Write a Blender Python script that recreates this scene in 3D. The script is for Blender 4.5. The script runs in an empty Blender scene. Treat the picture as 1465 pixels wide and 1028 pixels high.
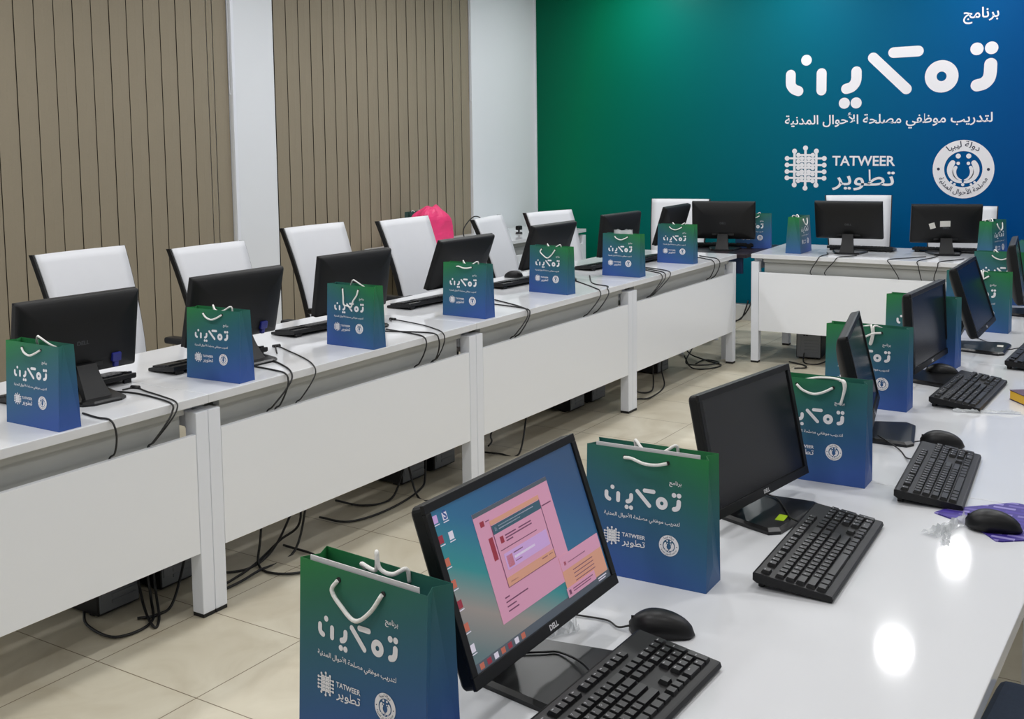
import bpy, bmesh, math, random
from mathutils import Vector, Matrix, noise
random.seed(7)
C = bpy.context.scene.collection
S = bpy.context.scene
PI = math.pi
R = math.radians

# ------------------------------------------------------------------ camera
YAW, PITCH, ROLL, EYE = -0.571, 0.0979, -0.0129, 1.6008
cam = bpy.data.cameras.new('camera')
cam.sensor_width = 36.0
cam.lens = 1613.2 / 1465 * 36.0
cam.shift_x = (732.5 - 727.25) / 1465
cam.shift_y = -(514 - 346.34) / 1465
cam.clip_start = 0.02
co = bpy.data.objects.new('camera', cam)
C.objects.link(co)
fw = Vector((math.sin(YAW) * math.cos(PITCH), math.cos(YAW) * math.cos(PITCH), -math.sin(PITCH)))
rt = Vector((math.cos(YAW), -math.sin(YAW), 0))
up = rt.cross(fw)
r2 = rt * math.cos(ROLL) + up * math.sin(ROLL)
u2 = -rt * math.sin(ROLL) + up * math.cos(ROLL)
co.matrix_world = Matrix(((r2.x, u2.x, -fw.x, 0), (r2.y, u2.y, -fw.y, 0), (r2.z, u2.z, -fw.z, EYE), (0, 0, 0, 1)))
S.camera = co

# ------------------------------------------------------------------ view + world
S.view_settings.view_transform = 'Standard'
S.view_settings.look = 'None'
S.view_settings.gamma = 1.0
S.view_settings.use_curve_mapping = False
S.view_settings.exposure = 0.0
w = bpy.data.worlds.new('world')
S.world = w
w.use_nodes = True
w.node_tree.nodes['Background'].inputs[0].default_value = (0.8, 0.88, 1.0, 1)
w.node_tree.nodes['Background'].inputs[1].default_value = 0.03
CEIL = 3.0
LAMP_X = (-4.2, -2.88, -1.57, -0.25, 1.07)
LAMP_Y = (-0.3, 1.43, 3.16, 4.89, 6.62, 8.33)
LAMP_W = 9.0
def lamp_power(x, y):
    k = 1.0
    if x > 1:
        k *= 0.45
    if x > -1 and y < 2:
        k *= 0.6
    if x < -4:
        k *= 1.25
    if x < -2 and y > 6:
        k *= 1.3
    return LAMP_W * k

# ------------------------------------------------------------------ materials
def lin(c):
    return tuple((x / 255 / 12.92 if x / 255 <= 0.04045 else ((x / 255 + 0.055) / 1.055) ** 2.4) for x in c)

MATS = {}
def mat(name, rgb, rough=0.5, metal=0.0, spec=0.5, noise_amt=0.0, noise_scale=20.0, bump=0.0, emit=0.0, coat=0.0, alpha=1.0, trans=0.0):
    if name in MATS:
        return MATS[name]
    m = bpy.data.materials.new(name)
    m.use_nodes = True
    nt = m.node_tree
    b = nt.nodes['Principled BSDF']
    col = lin(rgb)
    b.inputs['Base Color'].default_value = (*col, 1)
    b.inputs['Roughness'].default_value = rough
    b.inputs['Metallic'].default_value = metal
    b.inputs['Specular IOR Level'].default_value = spec
    b.inputs['Coat Weight'].default_value = coat
    b.inputs['Coat Roughness'].default_value = 0.05
    b.inputs['Alpha'].default_value = alpha
    b.inputs['Transmission Weight'].default_value = trans
    if emit:
        b.inputs['Emission Color'].default_value = (*col, 1)
        b.inputs['Emission Strength'].default_value = emit
    if noise_amt or bump:
        tc = nt.nodes.new('ShaderNodeTexCoord')
        nz = nt.nodes.new('ShaderNodeTexNoise')
        nz.inputs['Scale'].default_value = noise_scale
        nz.inputs['Detail'].default_value = 4
        nt.links.new(tc.outputs['Object'], nz.inputs['Vector'])
        if noise_amt:
            mx = nt.nodes.new('ShaderNodeMix')
            mx.data_type = 'RGBA'
            mx.inputs['A'].default_value = (*[x * (1 - noise_amt) for x in col], 1)
            mx.inputs['B'].default_value = (*[min(1, x * (1 + noise_amt)) for x in col], 1)
            nt.links.new(nz.outputs['Fac'], mx.inputs['Factor'])
            nt.links.new(mx.outputs['Result'], b.inputs['Base Color'])
        if bump:
            bp = nt.nodes.new('ShaderNodeBump')
            bp.inputs['Strength'].default_value = bump
            bp.inputs['Distance'].default_value = 0.002
            nt.links.new(nz.outputs['Fac'], bp.inputs['Height'])
            nt.links.new(bp.outputs['Normal'], b.inputs['Normal'])
    MATS[name] = m
    return m

def ramp_mat(name, axes, stops, rough, spec=0.5, emit=0.0, coat=0.0):
    """colour ramp over a linear combination of object coordinates: axes=(ax,ay,az,offset)"""
    m = bpy.data.materials.new(name)
    m.use_nodes = True
    nt = m.node_tree
    b = nt.nodes['Principled BSDF']
    tc = nt.nodes.new('ShaderNodeTexCoord')
    dt = nt.nodes.new('ShaderNodeVectorMath')
    dt.operation = 'DOT_PRODUCT'
    dt.inputs[1].default_value = axes[:3]
    ad = nt.nodes.new('ShaderNodeMath')
    ad.operation = 'ADD'
    ad.inputs[1].default_value = axes[3]
    cr = nt.nodes.new('ShaderNodeValToRGB')
    e = cr.color_ramp.elements
    while len(e) < len(stops):
        e.new(0.5)
    for el, (p, rgb) in zip(e, stops):
        el.position = p
    for el, (p, rgb) in zip(e, stops):
        el.color = (*lin(rgb), 1)
    nt.links.new(tc.outputs['Object'], dt.inputs[0])
    nt.links.new(dt.outputs['Value'], ad.inputs[0])
    nt.links.new(ad.outputs[0], cr.inputs['Fac'])
    nt.links.new(cr.outputs['Color'], b.inputs['Base Color'])
    b.inputs['Roughness'].default_value = rough
    b.inputs['Specular IOR Level'].default_value = spec
    b.inputs['Coat Weight'].default_value = coat
    if emit:
        nt.links.new(cr.outputs['Color'], b.inputs['Emission Color'])
        b.inputs['Emission Strength'].default_value = emit
    MATS[name] = m
    return m

def floor_mat():
    m = bpy.data.materials.new('beige_floor_tile')
    m.use_nodes = True
    nt = m.node_tree
    b = nt.nodes['Principled BSDF']
    tc = nt.nodes.new('ShaderNodeTexCoord')
    mp = nt.nodes.new('ShaderNodeMapping')
    T = 0.436
    mp.inputs['Location'].default_value = (2.432 / T, -2.103 / T, 0)
    mp.inputs['Scale'].default_value = (1 / T, 1 / T, 1)
    br = nt.nodes.new('ShaderNodeTexBrick')
    br.offset = 0.0
    br.inputs['Scale'].default_value = 1.0
    br.inputs['Brick Width'].default_value = 1.0
    br.inputs['Row Height'].default_value = 1.0
    br.inputs['Mortar Size'].default_value = 0.0045
    br.inputs['Mortar Smooth'].default_value = 0.2
    br.inputs['Color1'].default_value = (*lin((206, 199, 180)), 1)
    br.inputs['Color2'].default_value = (*lin((201, 194, 174)), 1)
    br.inputs['Mortar'].default_value = (*lin((120, 106, 84)), 1)
    nz = nt.nodes.new('ShaderNodeTexNoise')
    nz.inputs['Scale'].default_value = 3.5
    nz.inputs['Detail'].default_value = 7
    nz.inputs['Distortion'].default_value = 1.2
    rp = nt.nodes.new('ShaderNodeValToRGB')
    rp.color_ramp.elements[0].position = 0.35
    rp.color_ramp.elements[0].color = (0.82, 0.79, 0.75, 1)
    rp.color_ramp.elements[1].position = 0.68
    rp.color_ramp.elements[1].color = (1.0, 1.0, 1.0, 1)
    mx = nt.nodes.new('ShaderNodeMix')
    mx.data_type = 'RGBA'
    mx.blend_type = 'MULTIPLY'
    mx.inputs['Factor'].default_value = 1.0
    nt.links.new(tc.outputs['Object'], mp.inputs['Vector'])
    nt.links.new(mp.outputs[0], br.inputs['Vector'])
    nt.links.new(tc.outputs['Object'], nz.inputs['Vector'])
    nt.links.new(nz.outputs['Fac'], rp.inputs['Fac'])
    nt.links.new(br.outputs['Color'], mx.inputs['A'])
    nt.links.new(rp.outputs['Color'], mx.inputs['B'])
    nt.links.new(mx.outputs['Result'], b.inputs['Base Color'])
    b.inputs['Roughness'].default_value = 0.42
    b.inputs['Specular IOR Level'].default_value = 0.4
    return m

WALL = mat('wall_paint', (226, 229, 233), 0.7, noise_amt=0.01, noise_scale=3)
CEILM = mat('ceiling_paint', (225, 226, 228), 0.8)
SKIRT = mat('skirting_tile', (205, 197, 178), 0.45, noise_amt=0.06, noise_scale=8)
SKIRTW = mat('white_skirting', (222, 222, 220), 0.5)
TOPM = mat('glossy_white_desktop', (222, 223, 226), 0.065, spec=0.5, noise_amt=0.006, noise_scale=2)
LAM = mat('white_laminate', (236, 238, 242), 0.3, noise_amt=0.008, noise_scale=2)
LEGM = mat('white_steel', (230, 233, 240), 0.35)
TRAYM = mat('grey_steel_tray', (176, 177, 174), 0.45, noise_amt=0.05, noise_scale=9)
FOOTM = mat('black_foot', (18, 18, 19), 0.6)
BLK = mat('black_plastic', (16, 16, 18), 0.42, spec=0.35, noise_amt=0.05, noise_scale=60)
BLKG = mat('black_gloss_plastic', (15, 15, 17), 0.34)
BLKM = mat('black_matte_plastic', (15, 15, 16), 0.5, spec=0.3, noise_amt=0.08, noise_scale=90)
KEYM = mat('black_keycap', (21, 21, 23), 0.38)
LEGEND = mat('key_print', (165, 165, 168), 0.6)
CABM = mat('black_cable', (16, 16, 17), 0.5)
GREYM = mat('grey_metal', (120, 122, 124), 0.4, metal=0.5)
DARKGREY = mat('dark_grey_grille', (62, 64, 67), 0.5)
SCRM = mat('dark_screen', (26, 26, 30), 0.24, spec=0.4)
WHT = mat('white_print', (236, 234, 238), 0.5)
INK = mat('dark_print', (40, 44, 70), 0.5)
ROPE = mat('white_rope', (236, 234, 230), 0.85, bump=0.6, noise_scale=300)
PAPER = mat('white_card', (214, 212, 214), 0.75)
SEATM = mat('white_leather', (208, 209, 213), 0.48, noise_amt=0.02, noise_scale=15)
SEATB = mat('blue_grey_fabric', (84, 98, 122), 0.8, noise_amt=0.12, noise_scale=120)
VGA = mat('blue_plug', (28, 36, 120), 0.4)
STICKW = mat('white_sticker', (215, 212, 204), 0.6, noise_amt=0.04, noise_scale=60)
STICKG = mat('lime_sticker', (170, 205, 20), 0.5)
PINK = mat('pink_paper', (235, 62, 120), 0.45, noise_amt=0.18, noise_scale=14)
YEL = mat('yellow_cover', (226, 178, 50), 0.5)
PURP = mat('dark_purple_cover', (78, 50, 74), 0.5)
CLEAR = mat('clear_plastic', (235, 238, 240), 0.12, spec=0.7, alpha=0.35)
BROWNGLASS = mat('dark_window', (42, 36, 30), 0.3)  # window pane, coloured dark so vane gaps stand in for overlap shadows
NAVY = mat('navy_panel', (24, 46, 84), 0.5)
DKTOP = mat('dark_wood_top', (36, 26, 34), 0.35, noise_amt=0.2, noise_scale=12)
BLIND = mat('taupe_blind_fabric', (142, 132, 113), 0.85, noise_amt=0.05, noise_scale=120, bump=0.15)
BAGDARK = mat('dark_green_paper', (40, 74, 70), 0.55)

BAGW, BAGD, BAGH, BAGT = 0.248, 0.076, 0.248, 0.052
bag_stops = [(0.0, (60, 90, 158)), (0.28, (55, 95, 137)), (0.55, (53, 101, 115)), (0.80, (49, 110, 88)), (1.0, (47, 126, 70))]
BAG_L = ramp_mat('gift_bag_print_left', (-0.30 / BAGW, 0, 0.84 / BAGH, 0.02), bag_stops, 0.42, 0.2)
BAG_R = ramp_mat('gift_bag_print_right', (0.30 / BAGW, 0, 0.84 / BAGH, 0.02), bag_stops, 0.42, 0.2)
BANNER = ramp_mat('banner_print', (1 / 4.3, 0, -0.055, 5.4 / 4.3 + 0.11),
                  [(0.0, (0, 90, 64)), (0.12, (0, 106, 74)), (0.38, (0, 98, 98)), (0.62, (0, 94, 120)), (0.85, (0, 82, 136)), (1.0, (0, 72, 136))], 0.4, 0.08)

# ------------------------------------------------------------------ mesh helpers
def bx(bm, c, s, b=0.0, M=None, mi=0, seg=2):
    t = bmesh.new()
    bmesh.ops.create_cube(t, size=1.0)
    for v in t.verts:
        v.co = Vector((v.co.x * s[0], v.co.y * s[1], v.co.z * s[2]))
    if b > 0:
        bmesh.ops.bevel(t, geom=list(t.edges), offset=min(b, min(s) * 0.45), segments=seg, affect='EDGES', profile=0.6)
    for v in t.verts:
        v.co += Vector(c)
        if M is not None:
            v.co = M @ v.co
    merge(bm, t, mi)

def merge(bm, t, mi=0):
    vm = {}
    for v in t.verts:
        vm[v] = bm.verts.new(v.co)
    for f in t.faces:
        try:
            nf = bm.faces.new([vm[v] for v in f.verts])
            nf.material_index = mi
            nf.smooth = f.smooth
        except ValueError:
            pass
    t.free()

def cyl(bm, p0, p1, r0, r1=None, n=16, mi=0, caps=True):
    r1 = r0 if r1 is None else r1
    p0, p1 = Vector(p0), Vector(p1)
    d = (p1 - p0).normalized()
    a = d.orthogonal().normalized()
    b = d.cross(a)
    A = [bm.verts.new(p0 + (a * math.cos(2 * PI * i / n) + b * math.sin(2 * PI * i / n)) * r0) for i in range(n)]
    B = [bm.verts.new(p1 + (a * math.cos(2 * PI * i / n) + b * math.sin(2 * PI * i / n)) * r1) for i in range(n)]
    for i in range(n):
        f = bm.faces.new((A[i], A[(i + 1) % n], B[(i + 1) % n], B[i]))
        f.material_index = mi
        f.smooth = True
    if caps:
        f = bm.faces.new(A[::-1]); f.material_index = mi
        f = bm.faces.new(B); f.material_index = mi

def spline(pts, k=6):
    pts = [Vector(p) for p in pts]
    if len(pts) < 3:
        return pts
    P = [pts[0] * 2 - pts[1]] + pts + [pts[-1] * 2 - pts[-2]]
    out = []
    for i in range(1, len(P) - 2):
        for j in range(k):
            t = j / k
            a, b, c, d = P[i - 1], P[i], P[i + 1], P[i + 2]
            out.append(0.5 * ((2 * b) + (c - a) * t + (2 * a - 5 * b + 4 * c - d) * t * t + (3 * b - a - 3 * c + d) * t ** 3))
    out.append(pts[-1])
    return out

def tube(bm, pts, r, n=8, k=6, mi=0, smooth=True):
    P = spline(pts, k) if smooth else [Vector(p) for p in pts]
    rings = []
    prev = None
    for i, p in enumerate(P):
        t = (P[min(i + 1, len(P) - 1)] - P[max(i - 1, 0)])
        if t.length < 1e-9:
            t = Vector((0, 0, 1))
        t.normalize()
        if prev is None:
            a = t.orthogonal().normalized()
        else:
            a = (prev - t * prev.dot(t))
            a = a.normalized() if a.length > 1e-6 else t.orthogonal().normalized()
        prev = a
        b = t.cross(a)
        rings.append([bm.verts.new(p + (a * math.cos(2 * PI * j / n) + b * math.sin(2 * PI * j / n)) * r) for j in range(n)])
    for i in range(len(rings) - 1):
        for j in range(n):
            f = bm.faces.new((rings[i][j], rings[i][(j + 1) % n], rings[i + 1][(j + 1) % n], rings[i + 1][j]))
            f.smooth = True
            f.material_index = mi
    for rg in (rings[0][::-1], rings[-1]):
        f = bm.faces.new(rg); f.material_index = mi

def prism(bm, poly, axis, a, b, mi=0):
    """extrude a 2-D polygon along axis (0=x,1=y,2=z) from a to b"""
    def P(u, v, t):
        return {0: (t, u, v), 1: (u, t, v), 2: (u, v, t)}[axis]
    A = [bm.verts.new(P(u, v, a)) for u, v in poly]
    B = [bm.verts.new(P(u, v, b)) for u, v in poly]
    n = len(poly)
    fs = [bm.faces.new(A[::-1]), bm.faces.new(B)]
    for i in range(n):
        fs.append(bm.faces.new((A[i], A[(i + 1) % n], B[(i + 1) % n], B[i])))
    for f in fs:
        f.material_index = mi

def rounded_rect(wx, wy, r, n=6):
    out = []
    for cx, cy, a0 in ((wx / 2 - r, wy / 2 - r, 0), (-wx / 2 + r, wy / 2 - r, 90), (-wx / 2 + r, -wy / 2 + r, 180), (wx / 2 - r, -wy / 2 + r, 270)):
        for i in range(n + 1):
            a = R(a0 + 90 * i / n)
            out.append((cx + r * math.cos(a), cy + r * math.sin(a)))
    return out

def mesh(name, bm, mats):
    bmesh.ops.recalc_face_normals(bm, faces=list(bm.faces))
    me = bpy.data.meshes.new(name)
    bm.to_mesh(me)
    bm.free()
    for m in (mats if isinstance(mats, (list, tuple)) else [mats]):
        me.materials.append(m)
    return me

def link(name, me, parent=None, loc=(0, 0, 0), rot=(0, 0, 0), label=None):
    o = bpy.data.objects.new(name, me)
    C.objects.link(o)
    o.parent = parent
    o.location = loc
    o.rotation_euler = rot
    if label:
        o['label'] = label
    return o

def obj(name, bm, mats, parent=None, loc=(0, 0, 0), rot=(0, 0, 0), label=None):
    return link(name, mesh(name, bm, mats), parent, loc, rot, label)

def tag(o, label, cat, group=None):
    o['label'] = label
    o['category'] = cat
    if group:
        o['group'] = group
    return o

def thing(name, label, cat, loc, yaw=0.0, group=None):
    o = link(name, None, None, loc, (0, 0, yaw))
    return tag(o, label, cat, group)

def struct(name, bm, m):
    o = obj(name, bm, m)
    o['kind'] = 'structure'
    return o

def dup(root, loc, yaw, label, group=None):
    r = root.copy()
    C.objects.link(r)
    r.location = loc
    r.rotation_euler = (0, 0, yaw)
    r['label'] = label
    if group:
        r['group'] = group
    for ch in list(root.children):
        c = ch.copy()
        C.objects.link(c)
        c.parent = r
        for g in list(ch.children):
            d = g.copy()
            C.objects.link(d)
            d.parent = c
    return r

# ------------------------------------------------------------------ flat print helpers (x right, y up)
def disc(bm, x, y, r, ry=None, n=24, mi=0, z=0.0):
    ry = r if ry is None else ry
    f = bm.faces.new([bm.verts.new((x + r * math.cos(2 * PI * i / n), y + ry * math.sin(2 * PI * i / n), z)) for i in range(n)])
    f.material_index = mi

def ring(bm, x, y, ro, ri, n=40, mi=0, roy=None):
    k = (roy or ro) / ro
    A = [bm.verts.new((x + ro * math.cos(2 * PI * i / n), y + k * ro * math.sin(2 * PI * i / n), 0)) for i in range(n)]
    B = [bm.verts.new((x + ri * math.cos(2 * PI * i / n), y + ri * math.sin(2 * PI * i / n), 0)) for i in range(n)]
    for i in range(n):
        f = bm.faces.new((A[i], A[(i + 1) % n], B[(i + 1) % n], B[i]))
        f.material_index = mi

def stroke(bm, pts, r, mi=0, taper=None, caps=True, z=0.0):
    P = [Vector((p[0], p[1], z)) for p in pts]
    N = len(P)
    L, Rr = [], []
    def tn(i):
        return (P[min(i + 1, N - 1)] - P[max(i - 1, 0)]).normalized()
    for i, p in enumerate(P):
        t = tn(i)
        nrm = Vector((-t.y, t.x, 0))
        rr = r if taper is None else taper[i]
        L.append(bm.verts.new(p + nrm * rr))
        Rr.append(bm.verts.new(p - nrm * rr))
    for i in range(N - 1):
        f = bm.faces.new((L[i], Rr[i], Rr[i + 1], L[i + 1]))
        f.material_index = mi
    if caps:
        for i, sg in ((0, -1), (N - 1, 1)):
            t = tn(i) * sg
            nrm = Vector((-t.y, t.x, 0))
            rr = r if taper is None else taper[i]
            fan = [bm.verts.new(P[i] + nrm * rr * math.cos(PI * k / 9) + t * rr * math.sin(PI * k / 9)) for k in range(1, 9)]
            a, c = (L[i], Rr[i]) if sg > 0 else (Rr[i], L[i])
            f = bm.faces.new([a] + fan + [c])
            f.material_index = mi

TXT = {}
def text_mesh(s, bold=0.0):
    key = (s, bold)
    if key not in TXT:
        cu = bpy.data.curves.new('text', 'FONT')
        cu.body = s
        cu.resolution_u = 3
        cu.offset = bold
        o = bpy.data.objects.new('text', cu)
        C.objects.link(o)
        dg = bpy.context.evaluated_depsgraph_get()
        dg.update()
        me = bpy.data.meshes.new_from_object(o.evaluated_get(dg))
        bpy.data.objects.remove(o)
        bpy.data.curves.remove(cu)
        V = [v.co.copy() for v in me.vertices]
        F = [tuple(p.vertices) for p in me.polygons]
        par = list(range(len(V)))
        def find(i):
            while par[i] != i:
                par[i] = par[par[i]]
                i = par[i]
            return i
        for f in F:
            for i in f[1:]:
                par[find(i)] = find(f[0])
        order = {}
        for i in range(len(V)):
            order.setdefault(find(i), len(order))
            V[i].z = 0.5 * (order[find(i)] % 4)
        bpy.data.meshes.remove(me)
        TXT[key] = (V, F, min(v.x for v in V), max(v.x for v in V))
    return TXT[key]

def put_text(bm, s, x0, x1, y, bold=0.0, mi=0, hs=None, fn=None):
    """text stretched between x0 and x1, baseline y; hs = vertical scale (default same as horizontal)"""
    V, F, a, b = text_mesh(s, bold)
    k = (x1 - x0) / (b - a)
    kv = k if hs is None else hs
    vs = []
    for v in V:
        p = Vector((x0 + (v.x - a) * k, y + v.y * kv, v.z))
        if fn:
            p = fn(p)
            p.z = v.z
        vs.append(bm.verts.new(p))
    for f in F:
        try:
            nf = bm.faces.new([vs[i] for i in f])
            nf.material_index = mi
        except ValueError:
            pass

AR_PROG = '\ufe9e\ufee3\ufe8e\ufee7\ufeae\ufe91'
AR_SUB = '\ufe94\ufef4\ufee7\ufeaa\ufee4\ufedf\ufe8d \ufedd\ufe8d\ufeee\ufea3\ufef7\ufe8d \ufe94\ufea4\ufee0\ufebc\ufee3 \ufef2\ufed4\ufec7\ufeee\ufee3 \ufe90\ufef3\ufead\ufeaa\ufe98\ufedf'
AR_TAT = '\ufeae\ufef3\ufeee\ufec4\ufe97'
AR_STATE = '\ufe8e\ufef4\ufe92\ufef4\ufedf \ufe94\ufedf\ufeed\ufea9'
AR_AUTH = '\ufe94\ufef4\ufee7\ufeaa\ufee4\ufedf\ufe8d \ufedd\ufe8d\ufeee\ufea3\ufef7\ufe8d \ufe94\ufea4\ufee0\ufebc\ufee3'

def arc(cx, cy, r, a0, a1, n=8):
    return [(cx + r * math.cos(R(a0 + (a1 - a0) * i / n)), cy + r * math.sin(R(a0 + (a1 - a0) * i / n))) for i in range(n + 1)]

# the big rounded word mark, drawn in a unit frame: width 1, centre (0,0)
def wordmark(bm):
    def T(x, y):
        return ((x - 620) / 1070.0, -((y + 0.032 * (x - 620)) - 345) / 1070.0)
    def st(pts, r=27):
        stroke(bm, [(q.x, q.y) for q in spline([(*T(*p), 0) for p in pts], 4)], r / 1070.0)
    def dd(x, y, r=29):
        q = T(x, y)
        disc(bm, q[0], q[1], r / 1070.0)
    st([(115, 345), (115, 392), (122, 410), (136, 424), (158, 432)])
    dd(200, 268)
    st([(283, 338), (283, 428)])
    st([(467, 330), (467, 368), (459, 392), (441, 411), (415, 420)])
    dd(406, 495); dd(468, 493)
    st([(552, 260), (722, 420)])
    st([(655, 235), (777, 229)])
    q = T(893, 357)
    ring(bm, q[0], q[1], 81 / 1070, 24 / 1070)
    st([(1123, 298), (1121, 345), (1113, 372), (1092, 393), (1062, 402)], 30)
    dd(1057, 223, 31); dd(1125, 219, 31)

def lattice(bm, x0, y0, x1, y1):
    sx, sy = (x1 - x0) / 520.0, (y1 - y0) / 570.0
    def T(x, y):
        return (x0 + (x - 105) * sx, y1 - (y - 410) * sy)
    def dot(x, y, r=27):
        q = T(x, y); disc(bm, q[0], q[1], r * sx, n=12, z=1.0)
    def ln(p, q, r=12):
        stroke(bm, [T(*p), T(*q)], r * sx, caps=False, z=0.0 if p[0] == q[0] else 0.5)
    for x, ya, yb in ((230, 478, 912), (365, 437, 952), (498, 478, 912)):
        ln((x, ya), (x, yb), 15); dot(x, ya, 31); dot(x, yb, 31)
    for y in (570, 655, 740, 822):
        ln((138, y), (230, y)); dot(138, y, 30)
        ln((498, y), (595, y)); dot(595, y, 30)
        ln((498, y), (408, y)); dot(408, y, 27)
        ln((230, y), (322, y)); dot(322, y, 27)
    for y in (527, 610, 692, 775, 860):
        for b in (278, 455):
            ln((365, y), (b, y)); dot(b, y, 27)

def emblem(bm, cx, cy, r):
    ring(bm, cx, cy, r, r * 0.62, 48)
    for s in (-1, 1):
        pts, tp = [], []
        for i in range(15):
            t = i / 14
            a = R(-90 + s * (8 + 118 * t))
            pts.append((cx + r * 0.42 * math.cos(a) * 1.02, cy + r * (-0.03 + 0.42 * math.sin(a))))
            tp.append(r * (0.025 + 0.075 * math.sin(PI * min(1, t * 0.62 + 0.05))))
        stroke(bm, pts, 0, taper=tp)
        pts, tp = [], []
        for i in range(13):
            t = i / 12
            a = R(-90 + s * (10 + 112 * t))
            pts.append((cx + r * 0.285 * math.cos(a), cy + r * (-0.09 + 0.285 * math.sin(a))))
            tp.append(r * (0.012 + 0.05 * math.sin(PI * min(1, t * 0.6 + 0.05))))
        stroke(bm, pts, 0, taper=tp)
        disc(bm, cx + s * r * 0.17, cy + r * 0.45, r * 0.085, n=16)
        disc(bm, cx + s * r * 0.165, cy + r * 0.2, r * 0.058, n=14)
        for k in (0.27, 0.38):
            disc(bm, cx + s * r * k, cy - r * (0.52 - (k - 0.27) * 0.7), r * 0.045, n=10)
    disc(bm, cx, cy - r * 0.53, r * 0.055, n=12)

def emblem_ink(bm, cx, cy, r, seg=True):
    for s in (-1, 1):
        disc(bm, cx + s * r * 0.81, cy, r * 0.05, n=12, mi=0)
    def top(p):
        a = R(90) - p.x / (0.76 * r)
        rr = 0.76 * r + p.y
        return Vector((cx + rr * math.cos(a), cy + rr * math.sin(a), 0))
    def bot(p):
        a = R(-90) + p.x / (0.86 * r)
        rr = 0.86 * r - p.y
        return Vector((cx + rr * math.cos(a), cy + rr * math.sin(a), 0))
    put_text(bm, AR_STATE, -0.5 * r, 0.5 * r, 0, 0.01, fn=top)
    put_text(bm, AR_AUTH, -1.02 * r, 1.02 * r, 0, 0.012, fn=bot)

def print_set(k, cx, cy, rows, fn):
    """the four printed marks; k = word-mark width, (cx,cy) its centre, fn maps flat points onto the carrier"""
    out = []
    bm = bmesh.new(); wordmark(bm)
    for v in bm.verts:
        v.co = Vector((cx + v.co.x * k, cy + v.co.y * k, v.co.z))
    out.append(('wordmark', bm, WHT, 0.0))
    bm = bmesh.new()
    put_text(bm, AR_PROG, cx + k * 0.345, cx + k * 0.5, cy + k * rows[0], 0.014)
    put_text(bm, AR_SUB, cx - k * 0.5, cx + k * 0.485, cy + k * rows[1], 0.014, hs=k * 0.062)
    out.append(('lettering', bm, WHT, 0.0))
    bm = bmesh.new()
    yl = cy + k * rows[2]
    lattice(bm, cx - 0.5 * k, yl - 0.112 * k, cx - 0.283 * k, yl + 0.112 * k)
    put_text(bm, 'TATWEER', cx - 0.255 * k, cx + 0.05 * k, yl + 0.015 * k, 0.02)
    put_text(bm, AR_TAT, cx - 0.255 * k, cx + 0.05 * k, yl - 0.082 * k, 0.012, hs=k * 0.11)
    out.append(('logo', bm, WHT, 0.0))
    ex, er = cx + k * rows[3], k * rows[4]
    bm = bmesh.new(); emblem(bm, ex, yl, er)
    out.append(('emblem', bm, WHT, 0.0))
    bm = bmesh.new(); emblem_ink(bm, ex, yl, er)
    out.append(('emblem_lettering', bm, INK, 1.0))
    res = []
    for n, b, m, lift in out:
        for v in b.verts:
            v.co = fn(v.co.x, v.co.y, lift + v.co.z * 0.6)
        me = bpy.data.meshes.new(n)
        b.to_mesh(me); b.free()
        me.materials.append(m)
        res.append((n, me))
    return res

# ------------------------------------------------------------------ room shell
XL, YB, XR, YF = -5.415, 8.94, 2.6, -2.2
W1 = (1.9, 5.175); W2 = (5.56, 7.89); WZ = (0.06, 2.78)
bm = bmesh.new(); bx(bm, ((XL + XR) / 2, (YB + YF) / 2, -0.05), (XR - XL + 0.6, YB - YF + 0.4, 0.1))
struct('floor', bm, floor_mat())
bm = bmesh.new(); bx(bm, ((XL + XR) / 2, (YB + YF) / 2, CEIL + 0.05), (XR - XL + 0.6, YB - YF + 0.4, 0.1))
struct('ceiling', bm, CEILM)
bm = bmesh.new()
TH = 0.25
def wl(y0, y1, z0, z1):
    bx(bm, (XL - TH / 2, (y0 + y1) / 2, (z0 + z1) / 2), (TH, y1 - y0, z1 - z0))
wl(YF, W1[0], 0, CEIL); wl(W1[1], W2[0], 0, CEIL); wl(W2[1], 8.08, 0, CEIL)
bx(bm, (XL - 0.015 - TH / 2, (8.08 + YB) / 2, CEIL / 2), (TH, YB - 8.08, CEIL))
for a, b in (W1, W2):
    wl(a, b, WZ[1], CEIL); wl(a, b, 0, WZ[0])
struct('wall_left', bm, WALL)
bm = bmesh.new(); bx(bm, ((XL + XR) / 2, YB + 0.1, CEIL / 2), (XR - XL + 0.6, 0.2, CEIL)); struct('wall_back', bm, WALL)
bm = bmesh.new(); bx(bm, (XR + 0.1, (YF + YB) / 2, CEIL / 2), (0.2, YB - YF, CEIL)); struct('wall_right', bm, WALL)
bm = bmesh.new(); bx(bm, ((XL + XR) / 2, YF - 0.1, CEIL / 2), (XR - XL + 0.6, 0.2, CEIL)); struct('wall_front', bm, WALL)
bm = bmesh.new(); bx(bm, ((XL + XR) / 2, YB - 0.006, 0.065), (XR - XL - 0.01, 0.012, 0.13), 0.003); struct('baseboard_back', bm, SKIRTW)
bm = bmesh.new()
bx(bm, (XL + 0.006, (W1[1] + W2[0]) / 2, 0.05), (0.012, W2[0] - W1[1], 0.1), 0.003)
bx(bm, (XL + 0.006, (W2[1] + YB) / 2, 0.05), (0.012, YB - W2[1], 0.1), 0.003)
struct('baseboard_left', bm, SKIRT)
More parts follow.
